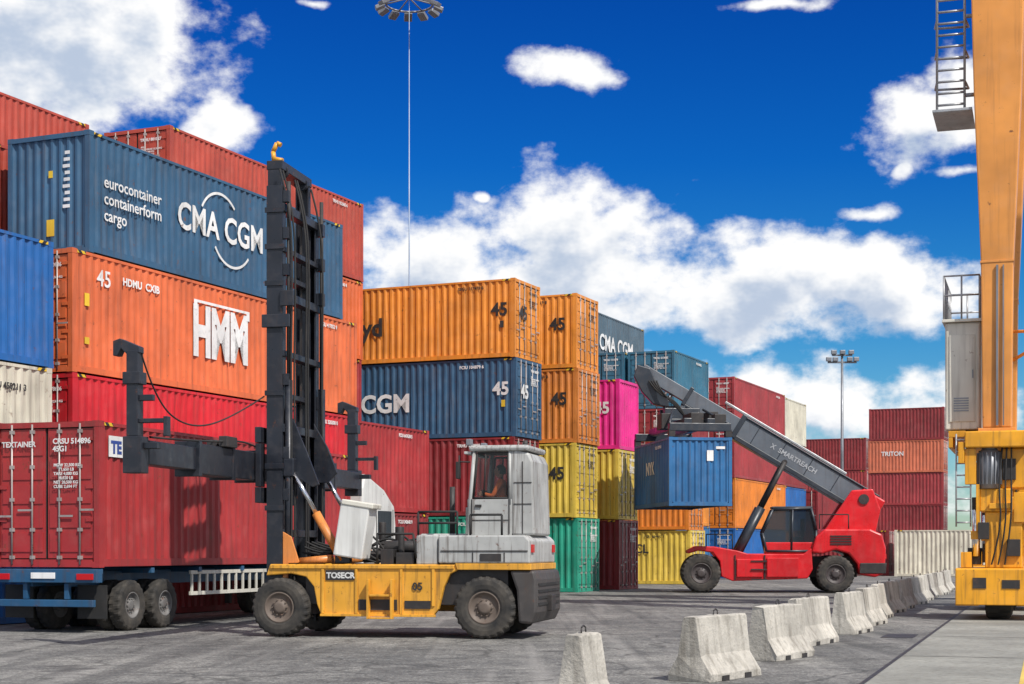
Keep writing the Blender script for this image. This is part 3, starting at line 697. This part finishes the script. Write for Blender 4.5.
for s in (-1, 1):
    hx, hy, hz = px-.38, py+s*.15, pz+.275
    bm_box(bm, hx-.035, hx+.04, hy-.02, hy+.02, hz-.035, hz+.035)
    for k, fl in enumerate((.07,.08,.075,.06)):
        z = hz+.028-k*.019
        bm_cyl(bm, (hx-.03,hy,z), (hx-.03-fl*.55,hy-s*.01,z), .009, .008, 6); bm_cyl(bm, (hx-.03-fl*.55,hy-s*.01,z), (hx-.03-fl*.5,hy-s*.045,z), .008, .007, 6)
    bm_cyl(bm, (hx+.01,hy,hz+.03), (hx-.03,hy-s*.035,hz+.05), .011, .009, 6)
finish(bm, 'hands', drv, M_skin)

# ------------------------------------------------------------------ reach stacker
rs = empty('reach_stacker', (7.25, 61.3, 0), -R(5))
M_rh = paint('stacker_hub_dark', (.06,.05,.05), .5, .8, 1)
for y0 in (0, 2.95): wheel(rs, 'front_wheel', 0, y0, y0+.62, .75, .75, M_rh)
for y0 in (.15, 2.85): wheel(rs, 'rear_wheel', 5.1, y0, y0+.5, .72, .72, M_rh)
cyl(rs, 'front_axle', (0,.6,.75), (0,3,.75), .3, M_dark); cyl(rs, 'rear_axle', (5.1,.5,.72), (5.1,3,.72), .2, M_dark)
low = [(.78,.62),(.72,1.2),(.45,1.55),(-.1,1.62),(-.5,1.50),(-.55,1.62),(-.2,1.80),(.5,1.78),(1.4,1.62),(1.8,1.5),(3.9,1.5),(4.2,1.72),(4.25,.9),(4.05,.55),(1.2,.45)]
prism(rs, 'chassis_near', low, .25, .95, M_sred, .04); prism(rs, 'chassis_far', low, 2.6, 3.3, M_sred, .04)
box(rs, 'chassis_centre', -.3, 6.0, .96, 2.59, .6, 1.4, M_dark)
boxes(rs, 'fuel_tank_panel', [(1.35,2.35,.16,.25,.6,1.3),(2.5,3.7,.16,.25,.6,1.35)], M_sred, .03)
boxes(rs, 'panel_gap', [(2.40,2.45,.20,.249,.5,1.45),(1.28,1.32,.2,.249,.5,1.45)], M_seal, 0)
boxes(rs, 'step_treads', [(1.9,2.5,.05,.158,.5,.54),(1.9,2.5,.1,.158,.88,.92),(1.9,2.5,.12,.158,1.2,1.24)], M_dark, 0)
rear = [(4.2,1.55),(4.35,2.15),(4.7,2.45),(6.4,2.45),(6.85,2.25),(7.0,1.7),(6.95,.75),(6.6,.6),(6.0,.7),(5.92,1.1),(5.6,1.5),(5.1,1.65),(4.6,1.5)]
prism(rs, 'engine_cover_and_counterweight', rear, .2, 3.35, M_sred, .07)
boxes(rs, 'engine_grille', [(4.9,5.7,.17,.199,z,z+.05) for z in (1.85,1.95,2.05,2.15)], M_seal, 0)
prism(rs, 'counterweight_dark_band', [(6.0,.75),(6.02,1.15),(7.02,1.15),(6.98,.75)], .17, 3.38, M_dark, .02)
boxes(rs, 'rear_lights', [(7.0,7.04,.4,.7,1.3,1.5),(7.0,7.04,2.8,3.1,1.3,1.5)], M_redl, 0)
cabp = [(2.5,1.6),(2.35,2.3),(2.75,3.2),(4.2,3.25),(4.4,2.4),(4.35,1.6)]
prism(rs, 'cab_glazing', [(x*1.0, z) for x, z in cabp], .42, 1.30, M_dglass, .03)
bm = bmesh.new()
for yy in (.40, 1.32):
    for i in range(len(cabp)):
        a, b2 = cabp[i], cabp[(i+1) % len(cabp)]
        bm_cyl(bm, (a[0], yy, a[1]), (b2[0], yy, b2[1]), .05, None, 8)
    bm_cyl(bm, (3.45, yy, 1.6), (3.5, yy, 3.2), .04, None, 8)
finish(bm, 'cab_frame', rs, M_boomd)
box(rs, 'cab_roof', 2.7, 4.25, .38, 1.34, 3.24, 3.32, M_boomd, .03)
box(rs, 'cab_base', 2.45, 4.4, .4, 1.32, 1.5, 1.95, M_sred, .04)
boxes(rs, 'seat', [(3.4,3.9,.6,1.1,2.0,2.15),(3.85,3.98,.6,1.1,2.15,2.85)], M_seal, .03)
tubes(rs, 'handrail', path([(4.5,.3,2.45),(4.5,.3,3.0),(5.6,.3,3.0),(5.6,.3,2.45)]) + path([(.2,.3,1.75),(.2,.3,2.25),(1.2,.3,2.25),(1.2,.3,1.65)]), .022, M_seal)
piv = Vector((6.25, 1.78, 3.60)); tip = Vector((-2.25, 1.78, 8.75)); bd = (tip-piv).normalized(); blen = (tip-piv).length
up = Vector((0,1,0)).cross(bd); up = -up if up.z < 0 else up
def boom_box(name, t0, t1, hh, ww, mat, du=0, bev=.02):
    bm = bmesh.new(); P = []
    for t in (t0, t1):
        for sy, su in ((-1,-1),(1,-1),(1,1),(-1,1)):
            P.append(bm.verts.new(piv + bd*t + Vector((0,sy*ww/2,0)) + up*(su*hh/2+du)))
    for f in ((0,1,2,3),(7,6,5,4),(0,4,5,1),(1,5,6,2),(2,6,7,3),(3,7,4,0)): bm.faces.new([P[i] for i in f])
    return finish(bm, name, rs, mat, bev)
boom_box('boom_outer_section', -.5, 5.6, .80, .80, M_boomg)
boom_box('boom_outer_top_plate', -.5, 5.62, .07, .90, M_boomd, .44)
boom_box('boom_outer_bottom_plate', -.5, 5.62, .18, .88, M_boomd, -.45)
boom_box('boom_collar', 5.45, 5.65, 1.0, .95, M_boomd)
boom_box('boom_middle_section', 5.6, 7.9, .62, .64, M_boomg); boom_box('boom_middle_bottom_plate', 5.66, 7.9, .10, .68, M_boomd, -.36)
boom_box('boom_middle_collar', 7.8, 7.95, .78, .76, M_boomd)
boom_box('boom_inner_section', 7.9, blen, .48, .50, M_boomg)
boom_box('boom_top_cylinder_rail', 1.0, 6.5, .10, .12, M_galv, .58)
boom_box('boom_pivot_head', -.8, .2, 1.0, 1.15, M_sred, -.1, .06)
for t in (1.2, 2.4, 3.6, 4.8): boom_box('boom_stiffener', t, t+.05, .78, .815, M_boomd)
tx = text(rs, 'X  SMARTREACH', .27, (0,0,0), 'y-', M_boomt, bold=.02, name='lettering')
xd = -bd; zd = Vector((0,-1,0)); yd = zd.cross(xd)
tx.matrix_local = Matrix.Translation(piv + bd*4.1 + Vector((0,-.413,0)) - up*.08) @ Matrix((xd, yd, zd)).transposed().to_4x4()
sup = [(4.35,1.8),(5.8,3.95),(6.6,4.0),(6.9,3.2),(6.7,2.3),(5.2,2.3)]
prism(rs, 'boom_support_near', sup, .92, 1.12, M_sred, .05); prism(rs, 'boom_support_far', sup, 2.42, 2.62, M_sred, .05)
cyl(rs, 'boom_pivot_pin', (6.25,.86,3.60), (6.25,2.7,3.60), .2, M_dark)
for yy in (.98, 2.58):
    p0 = Vector((1.25,yy,1.15)); p1 = Vector((3.25,yy,5.05)); mid = p0.lerp(p1, .55)
    cyl(rs, 'lift_cylinder', p0, mid, .17, M_boomd); cyl(rs, 'lift_rod', mid, p1, .09, M_dark)
    cyl(rs, 'cylinder_pin', (3.25, min(yy, 1.78), 5.05), (3.25, max(yy, 1.78), 5.05), .1, M_dark)
prism(rs, 'boom_head', [(-2.45,8.95),(-2.6,8.5),(-2.3,7.9),(-1.85,7.4),(-1.2,7.25),(-1.25,7.6),(-1.6,8.1),(-1.8,8.45),(-1.95,8.8)], 1.5, 2.06, M_boomd, .04)
cyl(rs, 'tilt_damper', (-1.0,1.78,8.0), (-1.35,1.78,7.4), .08, M_chrome)
sc = Vector((-.75, 1.78, 0)); SR = R(13)
S_loc = Matrix.Translation(sc) @ Matrix.Rotation(SR, 4, 'Z') @ Matrix.Translation(-sc)
spr = bpy.data.objects.new('spreader', None); COL.objects.link(spr); spr.parent = rs; spr.matrix_local = S_loc
cyl(rs, 'rotator', (sc[0]-.2,sc[1],6.78), (sc[0]-.2,sc[1],7.3), .5, M_boomd, seg=24)
boxes(spr, 'rotator_frame', [(-1.5,.0,1.2,2.36,6.62,6.775),(-1.5,.1,1.3,1.42,6.78,7.2),(-1.5,.1,2.14,2.26,6.78,7.2)], M_boomd, .02)
boxes(spr, 'spreader_beams', [(-1.35,-1.05,-1.15,4.75,6.3,6.61),(-.45,-.15,-1.15,4.75,6.3,6.61)], M_boomd, .02)
boxes(spr, 'spreader_ends', [(-1.93,.45,-1.25,-.95,6.12,6.42),(-1.93,.45,4.6,4.9,6.12,6.42)], M_boomd, .02)
boxes(spr, 'twistlock_housings', [(x,x+.24,y,y+.24,5.90,6.2) for x in (-1.95,.23) for y in (-1.24,4.64)], M_dark, .01)
boxes(spr, 'spreader_equipment', [(-1.9,-1.5,.2,1.0,6.3,6.9),(.0,.4,.4,1.2,6.3,7.0),(-1.0,-.5,-.8,.5,6.4,6.85),(-.1,.35,-.9,-.4,6.4,6.8)], M_dark, .02)
tubes(spr, 'spreader_frame_tubes', [((-1.9,-1.1,6.4),(-1.3,.8,7.1)),((.4,-1.1,6.4),(-.1,.8,7.1)),((.4,4.7,6.4),(-.1,2.8,7.1))], .05, M_boomd)
for k in range(4): hose(rs, 'boom_hose', [(-2.0+.1*k,1.45,8.3),(-1.6,1.3,7.7+.1*k),(-.9-.1*k,1.2,7.5),(-.6,1.3,6.9)], .03, M_seal)
Mrs = Matrix.Translation((7.25,61.3,0)) @ Matrix.Rotation(-R(5), 4, 'Z') @ S_loc
lc = container((0,0,0), 0, 6.06, 2.591, 'blue2', name='shipping_container')
lc.matrix_world = Mrs @ Matrix.Translation((-.74, -1.26+6.06, 3.30)) @ Matrix.Rotation(math.pi, 4, 'Z')
ids(lc, 6.06, 2.591, M_white)
text(lc, 'NYK', .7, (W/2+.004, 2.2, 1.3), 'x+', M_white, bold=.02, name='lettering')
bm = bmesh.new(); bm_box(bm, -.5, -.25, 6.06-.035, 6.06-.022, 1.7, 2.1); bm_box(bm, -.95, -.6, 6.06-.035, 6.06-.022, 2.15, 2.25)
finish(bm, 'stencil_marks', lc, M_white)

# ------------------------------------------------------------------ gantry crane (rubber tyred)
cr = empty('gantry_crane', (11.62, 38.2, 0), -T2)
def crane_leg(y, near=True):
    truck_wheel(cr, y, -.30, .30, .62, M_dark); truck_wheel(cr, y+1.7, -.30, .30, .62, M_dark)
    bmx = bmesh.new(); bm_box(bmx, -.95, .95, y-.95, y+2.4, .95, 1.22); bm_box(bmx, -.95, -.42, y-.95, y+2.4, .34, .945); bm_box(bmx, .42, .95, y-.95, y+2.4, .34, .945)
    bm_box(bmx, -.94, .94, y-1.04, y-.955, .36, 1.20)
    finish(bmx, 'wheel_guard', cr, M_cyel, .02)
    boxes(cr, 'guard_slots', [(-.55,-.25,y-1.06,y-1.042,.75,1.0),(.1,.5,y-1.06,y-1.042,.75,.95)], M_dark, 0)
    boxes(cr, 'bogie_column', [(-.30,.55,y-.45,y+.9,1.22,2.55),(-.42,.30,y-.5,y+.7,2.555,3.1),(.05,.75,y-.35,y+.7,3.105,4.05)], M_cyel, .03)
    boxes(cr, 'bogie_details', [(-.36,-.305,y-.3,y+.6,1.4,1.8),(-.45,-.2,y-.62,y-.455,1.9,2.3),(.2,.5,y-.55,y-.455,1.5,1.9),(.1,.4,y-.46,y-.355,3.3,3.8),(-.7,-.4,y-.3,y+.2,1.3,1.7),(-.6,-.425,y-.4,y+.3,2.6,2.9)], M_dark, .01)
    boxes(cr, 'bogie_brackets', [(-.62,-.31,y-.5,y-.3,1.9,2.1),(.56,.80,y-.4,y+.3,1.5,2.3),(-.2,.3,y-.6,y-.51,2.62,2.75),(-.85,-.6,y-.5,y+.4,1.23,1.6),(.35,.7,y-.5,y-.38,2.3,3.0),(-.75,-.5,y-.6,y-.4,3.2,4.05),(-.5,-.42,y-.55,y-.4,2.1,3.2)], M_cyel, .01)
    bmx = bmesh.new(); bm_cyl(bmx, (-.2,y-.35,3.1), (-.2,y-.35,4.0), .25, None, 20); bm_cyl(bmx, (-.2,y-.35,4.0), (-.2,y-.35,4.15), .2, .12, 20)
    for k in range(18):
        a = 2*math.pi*k/18; bm_box(bmx, .24, .29, -.008, .008, 3.2, 3.95, 0, Matrix.Translation((-.2, y-.35, 0)) @ Matrix.Rotation(a, 4, 'Z'))
    finish(bmx, 'drive_motor', cr, M_lamp)
    cyl(cr, 'slew_cylinder', (-.5,y-.4,1.5), (-.5,y-.4,2.6), .09, M_chrome)
    for k in range(3): hose(cr, 'cable', [(.1+.1*k,y-.5,4.1),(.0+.15*k,y-.65,3.2),(.1+.1*k,y-.62,2.2),(-.15+.15*k,y-.5,1.3)], .02, M_seal)
    bmx = bmesh.new(); secs = []
    for z, xl, xr, yf, yb in ((4.55,-.36,.30,y-.28,y+.50),(8.5,-.40,.34,y-.30,y+.55),(12.5,-.56,.52,y-.35,y+.65),(19.0,-.72,.70,y-.40,y+.8)):
        secs.append([bmx.verts.new(p) for p in ((xl,yf,z),(xr,yf,z),(xr,yb,z),(xl,yb,z))])
    for j in range(3):
        for i in range(4): bmx.faces.new((secs[j][i], secs[j][(i+1)%4], secs[j+1][(i+1)%4], secs[j+1][i]))
    bmx.faces.new(secs[0][::-1]); bmx.faces.new(secs[-1]); finish(bmx, 'leg', cr, M_cran, .03)
    boxes(cr, 'leg_foot_flange', [(-.46,.40,y-.38,y+.6,4.46,4.54)], M_cran, .01)
    boxes(cr, 'leg_seam', [(-.415,.355,y-.315,y+.57,8.47,8.52)], M_cran, .005)
    boxes(cr, 'leg_conduit', [(-.05,.0,y-.36,y-.315,4.6,8.4),(.1,.13,y-.35,y-.315,4.6,8.4)], M_lamp, 0)
crane_leg(0); crane_leg(6.2)
box(cr, 'sill_beam', -.75, .70, -.7, 8.2, 4.06, 4.45, M_cyel, .03)
boxes(cr, 'sill_beam_brackets', [(-1.15,-.755,-.2,3.4,4.35,4.5),(-1.15,-1.05,-.2,3.4,4.1,4.345),(-.9,-.76,-.66,-.3,3.7,4.2)], M_cyel, .01)
box(cr, 'electrical_house', -1.25, -.42, .25, 3.2, 4.56, 7.15, M_cgrey, .03)
boxes(cr, 'electrical_house_door', [(-1.15,-.55,.225,.249,4.75,6.85),(-.52,-.46,.22,.249,4.6,7.1)], M_cgrey, .008)
boxes(cr, 'door_louvres', [(-1.05,-.70,.215,.224,5.0+.06*k,5.03+.06*k) for k in range(6)] + [(-.62,-.59,.205,.224,5.8,6.0)], M_lamp, 0)
boxes(cr, 'electrical_house_roof', [(-1.32,.05,.15,3.3,7.16,7.23)], M_cgrey, .01)
def railing(par, name, x0, x1, y0, y1, z, h=1.05, mat=None):
    s = []
    c4 = [(x0,y0),(x1,y0),(x1,y1),(x0,y1)]
    for i in range(4):
        a, b2 = c4[i], c4[(i+1)%4]
        for hh in (h, h*.55): s.append(((a[0],a[1],z+hh),(b2[0],b2[1],z+hh)))
        n = max(2, int(math.hypot(b2[0]-a[0], b2[1]-a[1])/.5))
        for k in range(n): t = k/n; s.append(((a[0]+(b2[0]-a[0])*t, a[1]+(b2[1]-a[1])*t, z), (a[0]+(b2[0]-a[0])*t, a[1]+(b2[1]-a[1])*t, z+h)))
    tubes(par, name, s, .022, mat or M_galv)
railing(cr, 'platform_railing', -1.28, -.45, .2, 3.2, 7.23)
railing(cr, 'platform_railing', .65, 1.6, .2, 3.2, 7.0); box(cr, 'walkway', .6, 1.7, .1, 3.3, 6.9, 6.98, M_galv)
tubes(cr, 'walkway_bracket', [((.3,.4,6.2),(1.5,.4,6.9)),((.3,.4,6.9),(1.5,.4,6.88))], .04, M_cran)
lad = []
for xx in (-1.42, -.78):
    lad.append(((xx,-.1,12.25),(xx,-.1,19)))
for k in range(24): lad.append(((-1.42,-.1,12.35+k*.28),(-.78,-.1,12.35+k*.28)))
for k in range(9):
    z = 12.9+k*.75
    lad += [((-1.42,-.1,z),(-1.5,.5,z)),((-1.5,.5,z),(-.72,.6,z)),((-.72,.6,z),(-.78,-.1,z))]
tubes(cr, 'access_ladder', lad, .03, M_galv)
tubes(cr, 'ladder_bracket', [((-.8,.1,z),(-.50,.1,z)) for z in (12.6,14.5,16.5)], .05, M_galv)
box(cr, 'ladder_platform', -1.52, -.6, -.25, 1.6, 12.15, 12.22, M_galv)
l2 = []
for xx in (-.95, -.62): l2.append(((xx,-.55,2.2),(xx,-.55,4.4)))
for k in range(8): l2.append(((-.95,-.55,2.3+k*.28),(-.62,-.55,2.3+k*.28)))
tubes(cr, 'lower_ladder', l2, .02, M_galv)
box(cr, 'main_girder', -1.5, 26, 0, 1.2, 19.0, 20.6, M_cran, .03); box(cr, 'main_girder', -1.5, 26, 6.0, 7.2, 19.0, 20.6, M_cran, .03)
boxes(cr, 'far_side_legs', [(23.5,24.6,.0,1.0,1.2,18.99),(23.5,24.6,6.1,7.1,1.2,18.99),(23.2,24.9,-.8,8.2,.5,1.19)], M_cran, .03)
for y in (-.2, 1.0, 6.0, 7.2): truck_wheel(cr, y, 23.7, 24.3, .62, M_dark)

# ------------------------------------------------------------------ light masts
lm = empty('high_mast_light', (-4.85, 75.5, 0))
cyl(lm, 'pole', (0,0,0), (0,0,27.6), .055, M_pole, .016, 12)
bm = bmesh.new()
for i in range(24):
    a0, a1 = 2*math.pi*i/24, 2*math.pi*(i+1)/24
    bm_cyl(bm, (1.1*math.cos(a0),1.1*math.sin(a0),27.4), (1.1*math.cos(a1),1.1*math.sin(a1),27.4), .05, None, 6)
for i in range(6):
    a = 2*math.pi*i/6; bm_cyl(bm, (0,0,27.7), (1.1*math.cos(a),1.1*math.sin(a),27.4), .035, None, 6)
finish(bm, 'lamp_ring', lm, M_lamp)
bm = bmesh.new()
for i in range(12):
    a = 2*math.pi*i/12+.1; M_ = Matrix.Translation((1.35*math.cos(a),1.35*math.sin(a),27.25)) @ Matrix.Rotation(a,4,'Z') @ Matrix.Rotation(R(25),4,'Y')
    bm_box(bm, -.2,.25,-.19,.19,-.08,.1,0,M_)
finish(bm, 'floodlights', lm, M_lamp, .02)
fl = empty('floodlight_pole', (22.9, 111, 0))
cyl(fl, 'pole', (0,0,0), (0,0,15.2), .14, M_lamp, .08, 12)
boxes(fl, 'crossarm', [(-1.0,1.0,-.06,.06,14.6,14.72),(-.7,.7,-.06,.06,15.1,15.2)], M_lamp, 0)
bm = bmesh.new()
for x in (-.95,-.5,.5,.95): bm_box(bm, x-.18, x+.18, -.3, .0, 14.72, 15.0, 0)
for x in (-.6,0,.6): bm_box(bm, x-.18, x+.18, -.3, .0, 15.2, 15.48, 0)
finish(bm, 'floodlights', fl, M_lamp, .03)

# ------------------------------------------------------------------ sky / light
world = bpy.data.worlds.new('World'); scene.world = world; world.use_nodes = True
try:
    world.cycles.sampling_method = 'MANUAL'; world.cycles.sample_map_resolution = 512
except Exception: pass
nt = world.node_tree; nt.nodes.clear()
out = N(nt, 'ShaderNodeOutputWorld'); bg = N(nt, 'ShaderNodeBackground'); L(nt, bg.outputs[0], out.inputs[0])
sun_dir = Vector((.60*math.cos(R(50)), -.80*math.cos(R(50)), math.sin(R(50)))).normalized()
sky = N(nt, 'ShaderNodeTexSky', sky_type='NISHITA'); sky.sun_disc = False
sky.sun_elevation = R(50); sky.sun_rotation = math.atan2(.60, -.80); sky.air_density = 1.0; sky.dust_density = .3; sky.ozone_density = 3
tc = N(nt, 'ShaderNodeTexCoord'); sep = N(nt, 'ShaderNodeSeparateXYZ'); L(nt, tc.outputs['Generated'], sep.inputs[0])
def Mt(op, a, b=None, c=None, clamp=False, nt=nt):
    n = N(nt, 'ShaderNodeMath', operation=op); n.use_clamp = clamp
    for i, q in enumerate((a, b, c)):
        if q is None: continue
        if hasattr(q, 'links'): L(nt, q, n.inputs[i])
        else: n.inputs[i].default_value = q
    return n.outputs[0]
U = Mt('ARCTAN2', sep.outputs[0], sep.outputs[1])
hyp = Mt('SQRT', Mt('ADD', Mt('MULTIPLY', sep.outputs[0], sep.outputs[0]), Mt('MULTIPLY', sep.outputs[1], sep.outputs[1])))
V = Mt('DIVIDE', sep.outputs[2], Mt('MAXIMUM', hyp, .05))
comb = N(nt, 'ShaderNodeCombineXYZ'); L(nt, U, comb.inputs[0]); L(nt, V, comb.inputs[1])
BIG = [(-.290,.315,.095,.055,1.05),(-.33,.25,.06,.05,.8),(-.245,.285,.050,.032,.95),
 (.045,.200,.050,.030,1.05),(-.045,.180,.050,.034,.95),(.03,.165,.10,.030,.95),(.155,.165,.055,.030,1.05),(.21,.160,.055,.026,1.0),(.24,.150,.05,.026,.9),
 (.255,.258,.034,.022,1.0),(.15,.085,.20,.034,.85),(0.0,.05,.30,.05,.85)]
SMALL = [(-.183,.258,.030,.018,.85),(.036,.300,.034,.014,.95),(.280,.275,.022,.020,.9),(.246,.231,.011,.006,.75),(.282,.228,.03,.006,.65),
 (.17,.337,.06,.006,.66),(.218,.207,.022,.009,.75),(-.13,.342,.010,.005,.65),(-.024,.228,.007,.004,.7),(.10,.112,.05,.016,.8)]
def make_group(gname, blobs, warp, detail):
    grp = bpy.data.node_groups.new(gname, 'ShaderNodeTree')
    grp.interface.new_socket('P', in_out='INPUT', socket_type='NodeSocketVector'); grp.interface.new_socket('D', in_out='OUTPUT', socket_type='NodeSocketFloat')
    gt = grp; gi = gt.nodes.new('NodeGroupInput'); go = gt.nodes.new('NodeGroupOutput')
    def gm(op, a, b=None, c=None, clamp=False): return Mt(op, a, b, c, clamp, gt)
    P_ = gi.outputs[0]
    if warp:
        wn = N(gt, 'ShaderNodeTexNoise'); wn.inputs['Scale'].default_value = 14; wn.inputs['Detail'].default_value = 2; L(gt, gi.outputs[0], wn.inputs['Vector'])
        ws = N(gt, 'ShaderNodeVectorMath', operation='SUBTRACT'); L(gt, wn.outputs['Color'], ws.inputs[0]); ws.inputs[1].default_value = (.5,.5,.5)
        wm = N(gt, 'ShaderNodeVectorMath', operation='MULTIPLY_ADD'); L(gt, ws.outputs[0], wm.inputs[0]); wm.inputs[1].default_value = (.06,.035,0); L(gt, gi.outputs[0], wm.inputs[2])
        P_ = wm.outputs[0]
    best = None
    for cu_, cv_, ru_, rv_, am in blobs:
        a = N(gt, 'ShaderNodeVectorMath', operation='MULTIPLY_ADD'); L(gt, P_, a.inputs[0]); a.inputs[1].default_value = (1/ru_, 1/rv_, 0); a.inputs[2].default_value = (-cu_/ru_, -cv_/rv_, 0)
        l = N(gt, 'ShaderNodeVectorMath', operation='LENGTH'); L(gt, a.outputs[0], l.inputs[0])
        d = gm('MULTIPLY_ADD', l.outputs['Value'], -.55, am)
        best = d if best is None else gm('MAXIMUM', best, d)
    if warp:
        sp = N(gt, 'ShaderNodeSeparateXYZ'); L(gt, gi.outputs[0], sp.inputs[0])
        outside = N(gt, 'ShaderNodeMapRange'); outside.interpolation_type = 'SMOOTHSTEP'; L(gt, gm('ABSOLUTE', sp.outputs[0]), outside.inputs[0])
        outside.inputs[1].default_value = .38; outside.inputs[2].default_value = .65; outside.inputs[3].default_value = 0; outside.inputs[4].default_value = .52
        hi = N(gt, 'ShaderNodeMapRange'); hi.interpolation_type = 'SMOOTHSTEP'; L(gt, sp.outputs[1], hi.inputs[0])
        hi.inputs[1].default_value = .40; hi.inputs[2].default_value = .7; hi.inputs[3].default_value = 0; hi.inputs[4].default_value = .42
        lown = N(gt, 'ShaderNodeTexNoise'); lown.inputs['Scale'].default_value = 2.2; lown.inputs['Detail'].default_value = 1; L(gt, gi.outputs[0], lown.inputs['Vector'])
        gen = gm('MULTIPLY', gm('MAXIMUM', outside.outputs[0], hi.outputs[0]), gm('MULTIPLY', lown.outputs['Fac'], 1.9))  # extra cloud beside, behind and above the view, added for neutral ambient light
        best = gm('MAXIMUM', best, gen)
    best = gm('MAXIMUM', best, -.05)
    mp = N(gt, 'ShaderNodeMapping'); mp.inputs['Scale'].default_value = (1, 1.3, 1); L(gt, gi.outputs[0], mp.inputs['Vector'])
    fn = N(gt, 'ShaderNodeTexNoise'); fn.inputs['Scale'].default_value = 24; fn.inputs['Detail'].default_value = detail; fn.inputs['Roughness'].default_value = .58; L(gt, mp.outputs[0], fn.inputs['Vector'])
    D = gm('ADD', best, gm('MULTIPLY', gm('SUBTRACT', fn.outputs['Fac'], .5), 1.5))
    L(gt, D, go.inputs[0]); return grp
G0 = make_group('cloud_density', BIG+SMALL, True, 7); G1 = make_group('cloud_density_soft', BIG, False, 4)
def dens(g, vec):
    g_ = N(nt, 'ShaderNodeGroup'); g_.node_tree = g; L(nt, vec, g_.inputs[0]); return g_.outputs[0]
D0 = dens(G0, comb.outputs[0])
sh = N(nt, 'ShaderNodeVectorMath', operation='ADD'); L(nt, comb.outputs[0], sh.inputs[0]); sh.inputs[1].default_value = (.007, .017, 0)
D1 = dens(G1, sh.outputs[0])
def mr(x, a, b_, c0, c1):
    q = N(nt, 'ShaderNodeMapRange'); q.interpolation_type = 'SMOOTHSTEP'; L(nt, x, q.inputs[0])
    for i, y in enumerate((a, b_, c0, c1)): q.inputs[i+1].default_value = y
    return q.outputs[0]
mask = mr(D0, .26, .66, 0, 1)
shade = mr(D1, .50, 1.05, 0, 1)
cloudc = mixc(nt, shade, (10.2, 10.2, 10.2), (5.0, 5.9, 7.4))
hs = N(nt, 'ShaderNodeHueSaturation'); hs.inputs['Saturation'].default_value = 1.35; hs.inputs['Value'].default_value = 1.0; L(nt, sky.outputs[0], hs.inputs['Color'])
tint = N(nt, 'ShaderNodeValToRGB'); cr_ = tint.color_ramp
cr_.elements[0].position = 0; cr_.elements[0].color = (.75,.92,1,1); cr_.elements[1].position = .36; cr_.elements[1].color = (.03,.36,.90,1)
e = cr_.elements.new(.15); e.color = (.20,.70,1,1)
e = cr_.elements.new(.24); e.color = (.05,.50,1,1)
L(nt, V, tint.inputs[0])
blue = mixc(nt, 1.0, hs.outputs[0], tint.outputs[0], 'MULTIPLY')
skyc = mixc(nt, mask, blue, cloudc)
L(nt, skyc, bg.inputs[0]); bg.inputs[1].default_value = .1
sun = bpy.data.lights.new('sun', 'SUN'); sun.energy = 4.9; sun.angle = R(.5); sun.color = (1, .955, .89)
so = bpy.data.objects.new('sun', sun); COL.objects.link(so); so.rotation_euler = (-sun_dir).to_track_quat('-Z', 'Y').to_euler()

# ------------------------------------------------------------------ camera
cam = bpy.data.cameras.new('camera'); co = bpy.data.objects.new('camera', cam); COL.objects.link(co)
co.location = (0, 0, 1.65); co.rotation_euler = (R(90), 0, 0); cam.sensor_width = 36; cam.lens = 56.25; cam.shift_y = .203; cam.clip_end = 5000
scene.camera = co
scene.view_settings.view_transform = 'Standard'; scene.view_settings.look = 'None'; scene.view_settings.exposure = 0; scene.view_settings.gamma = 1
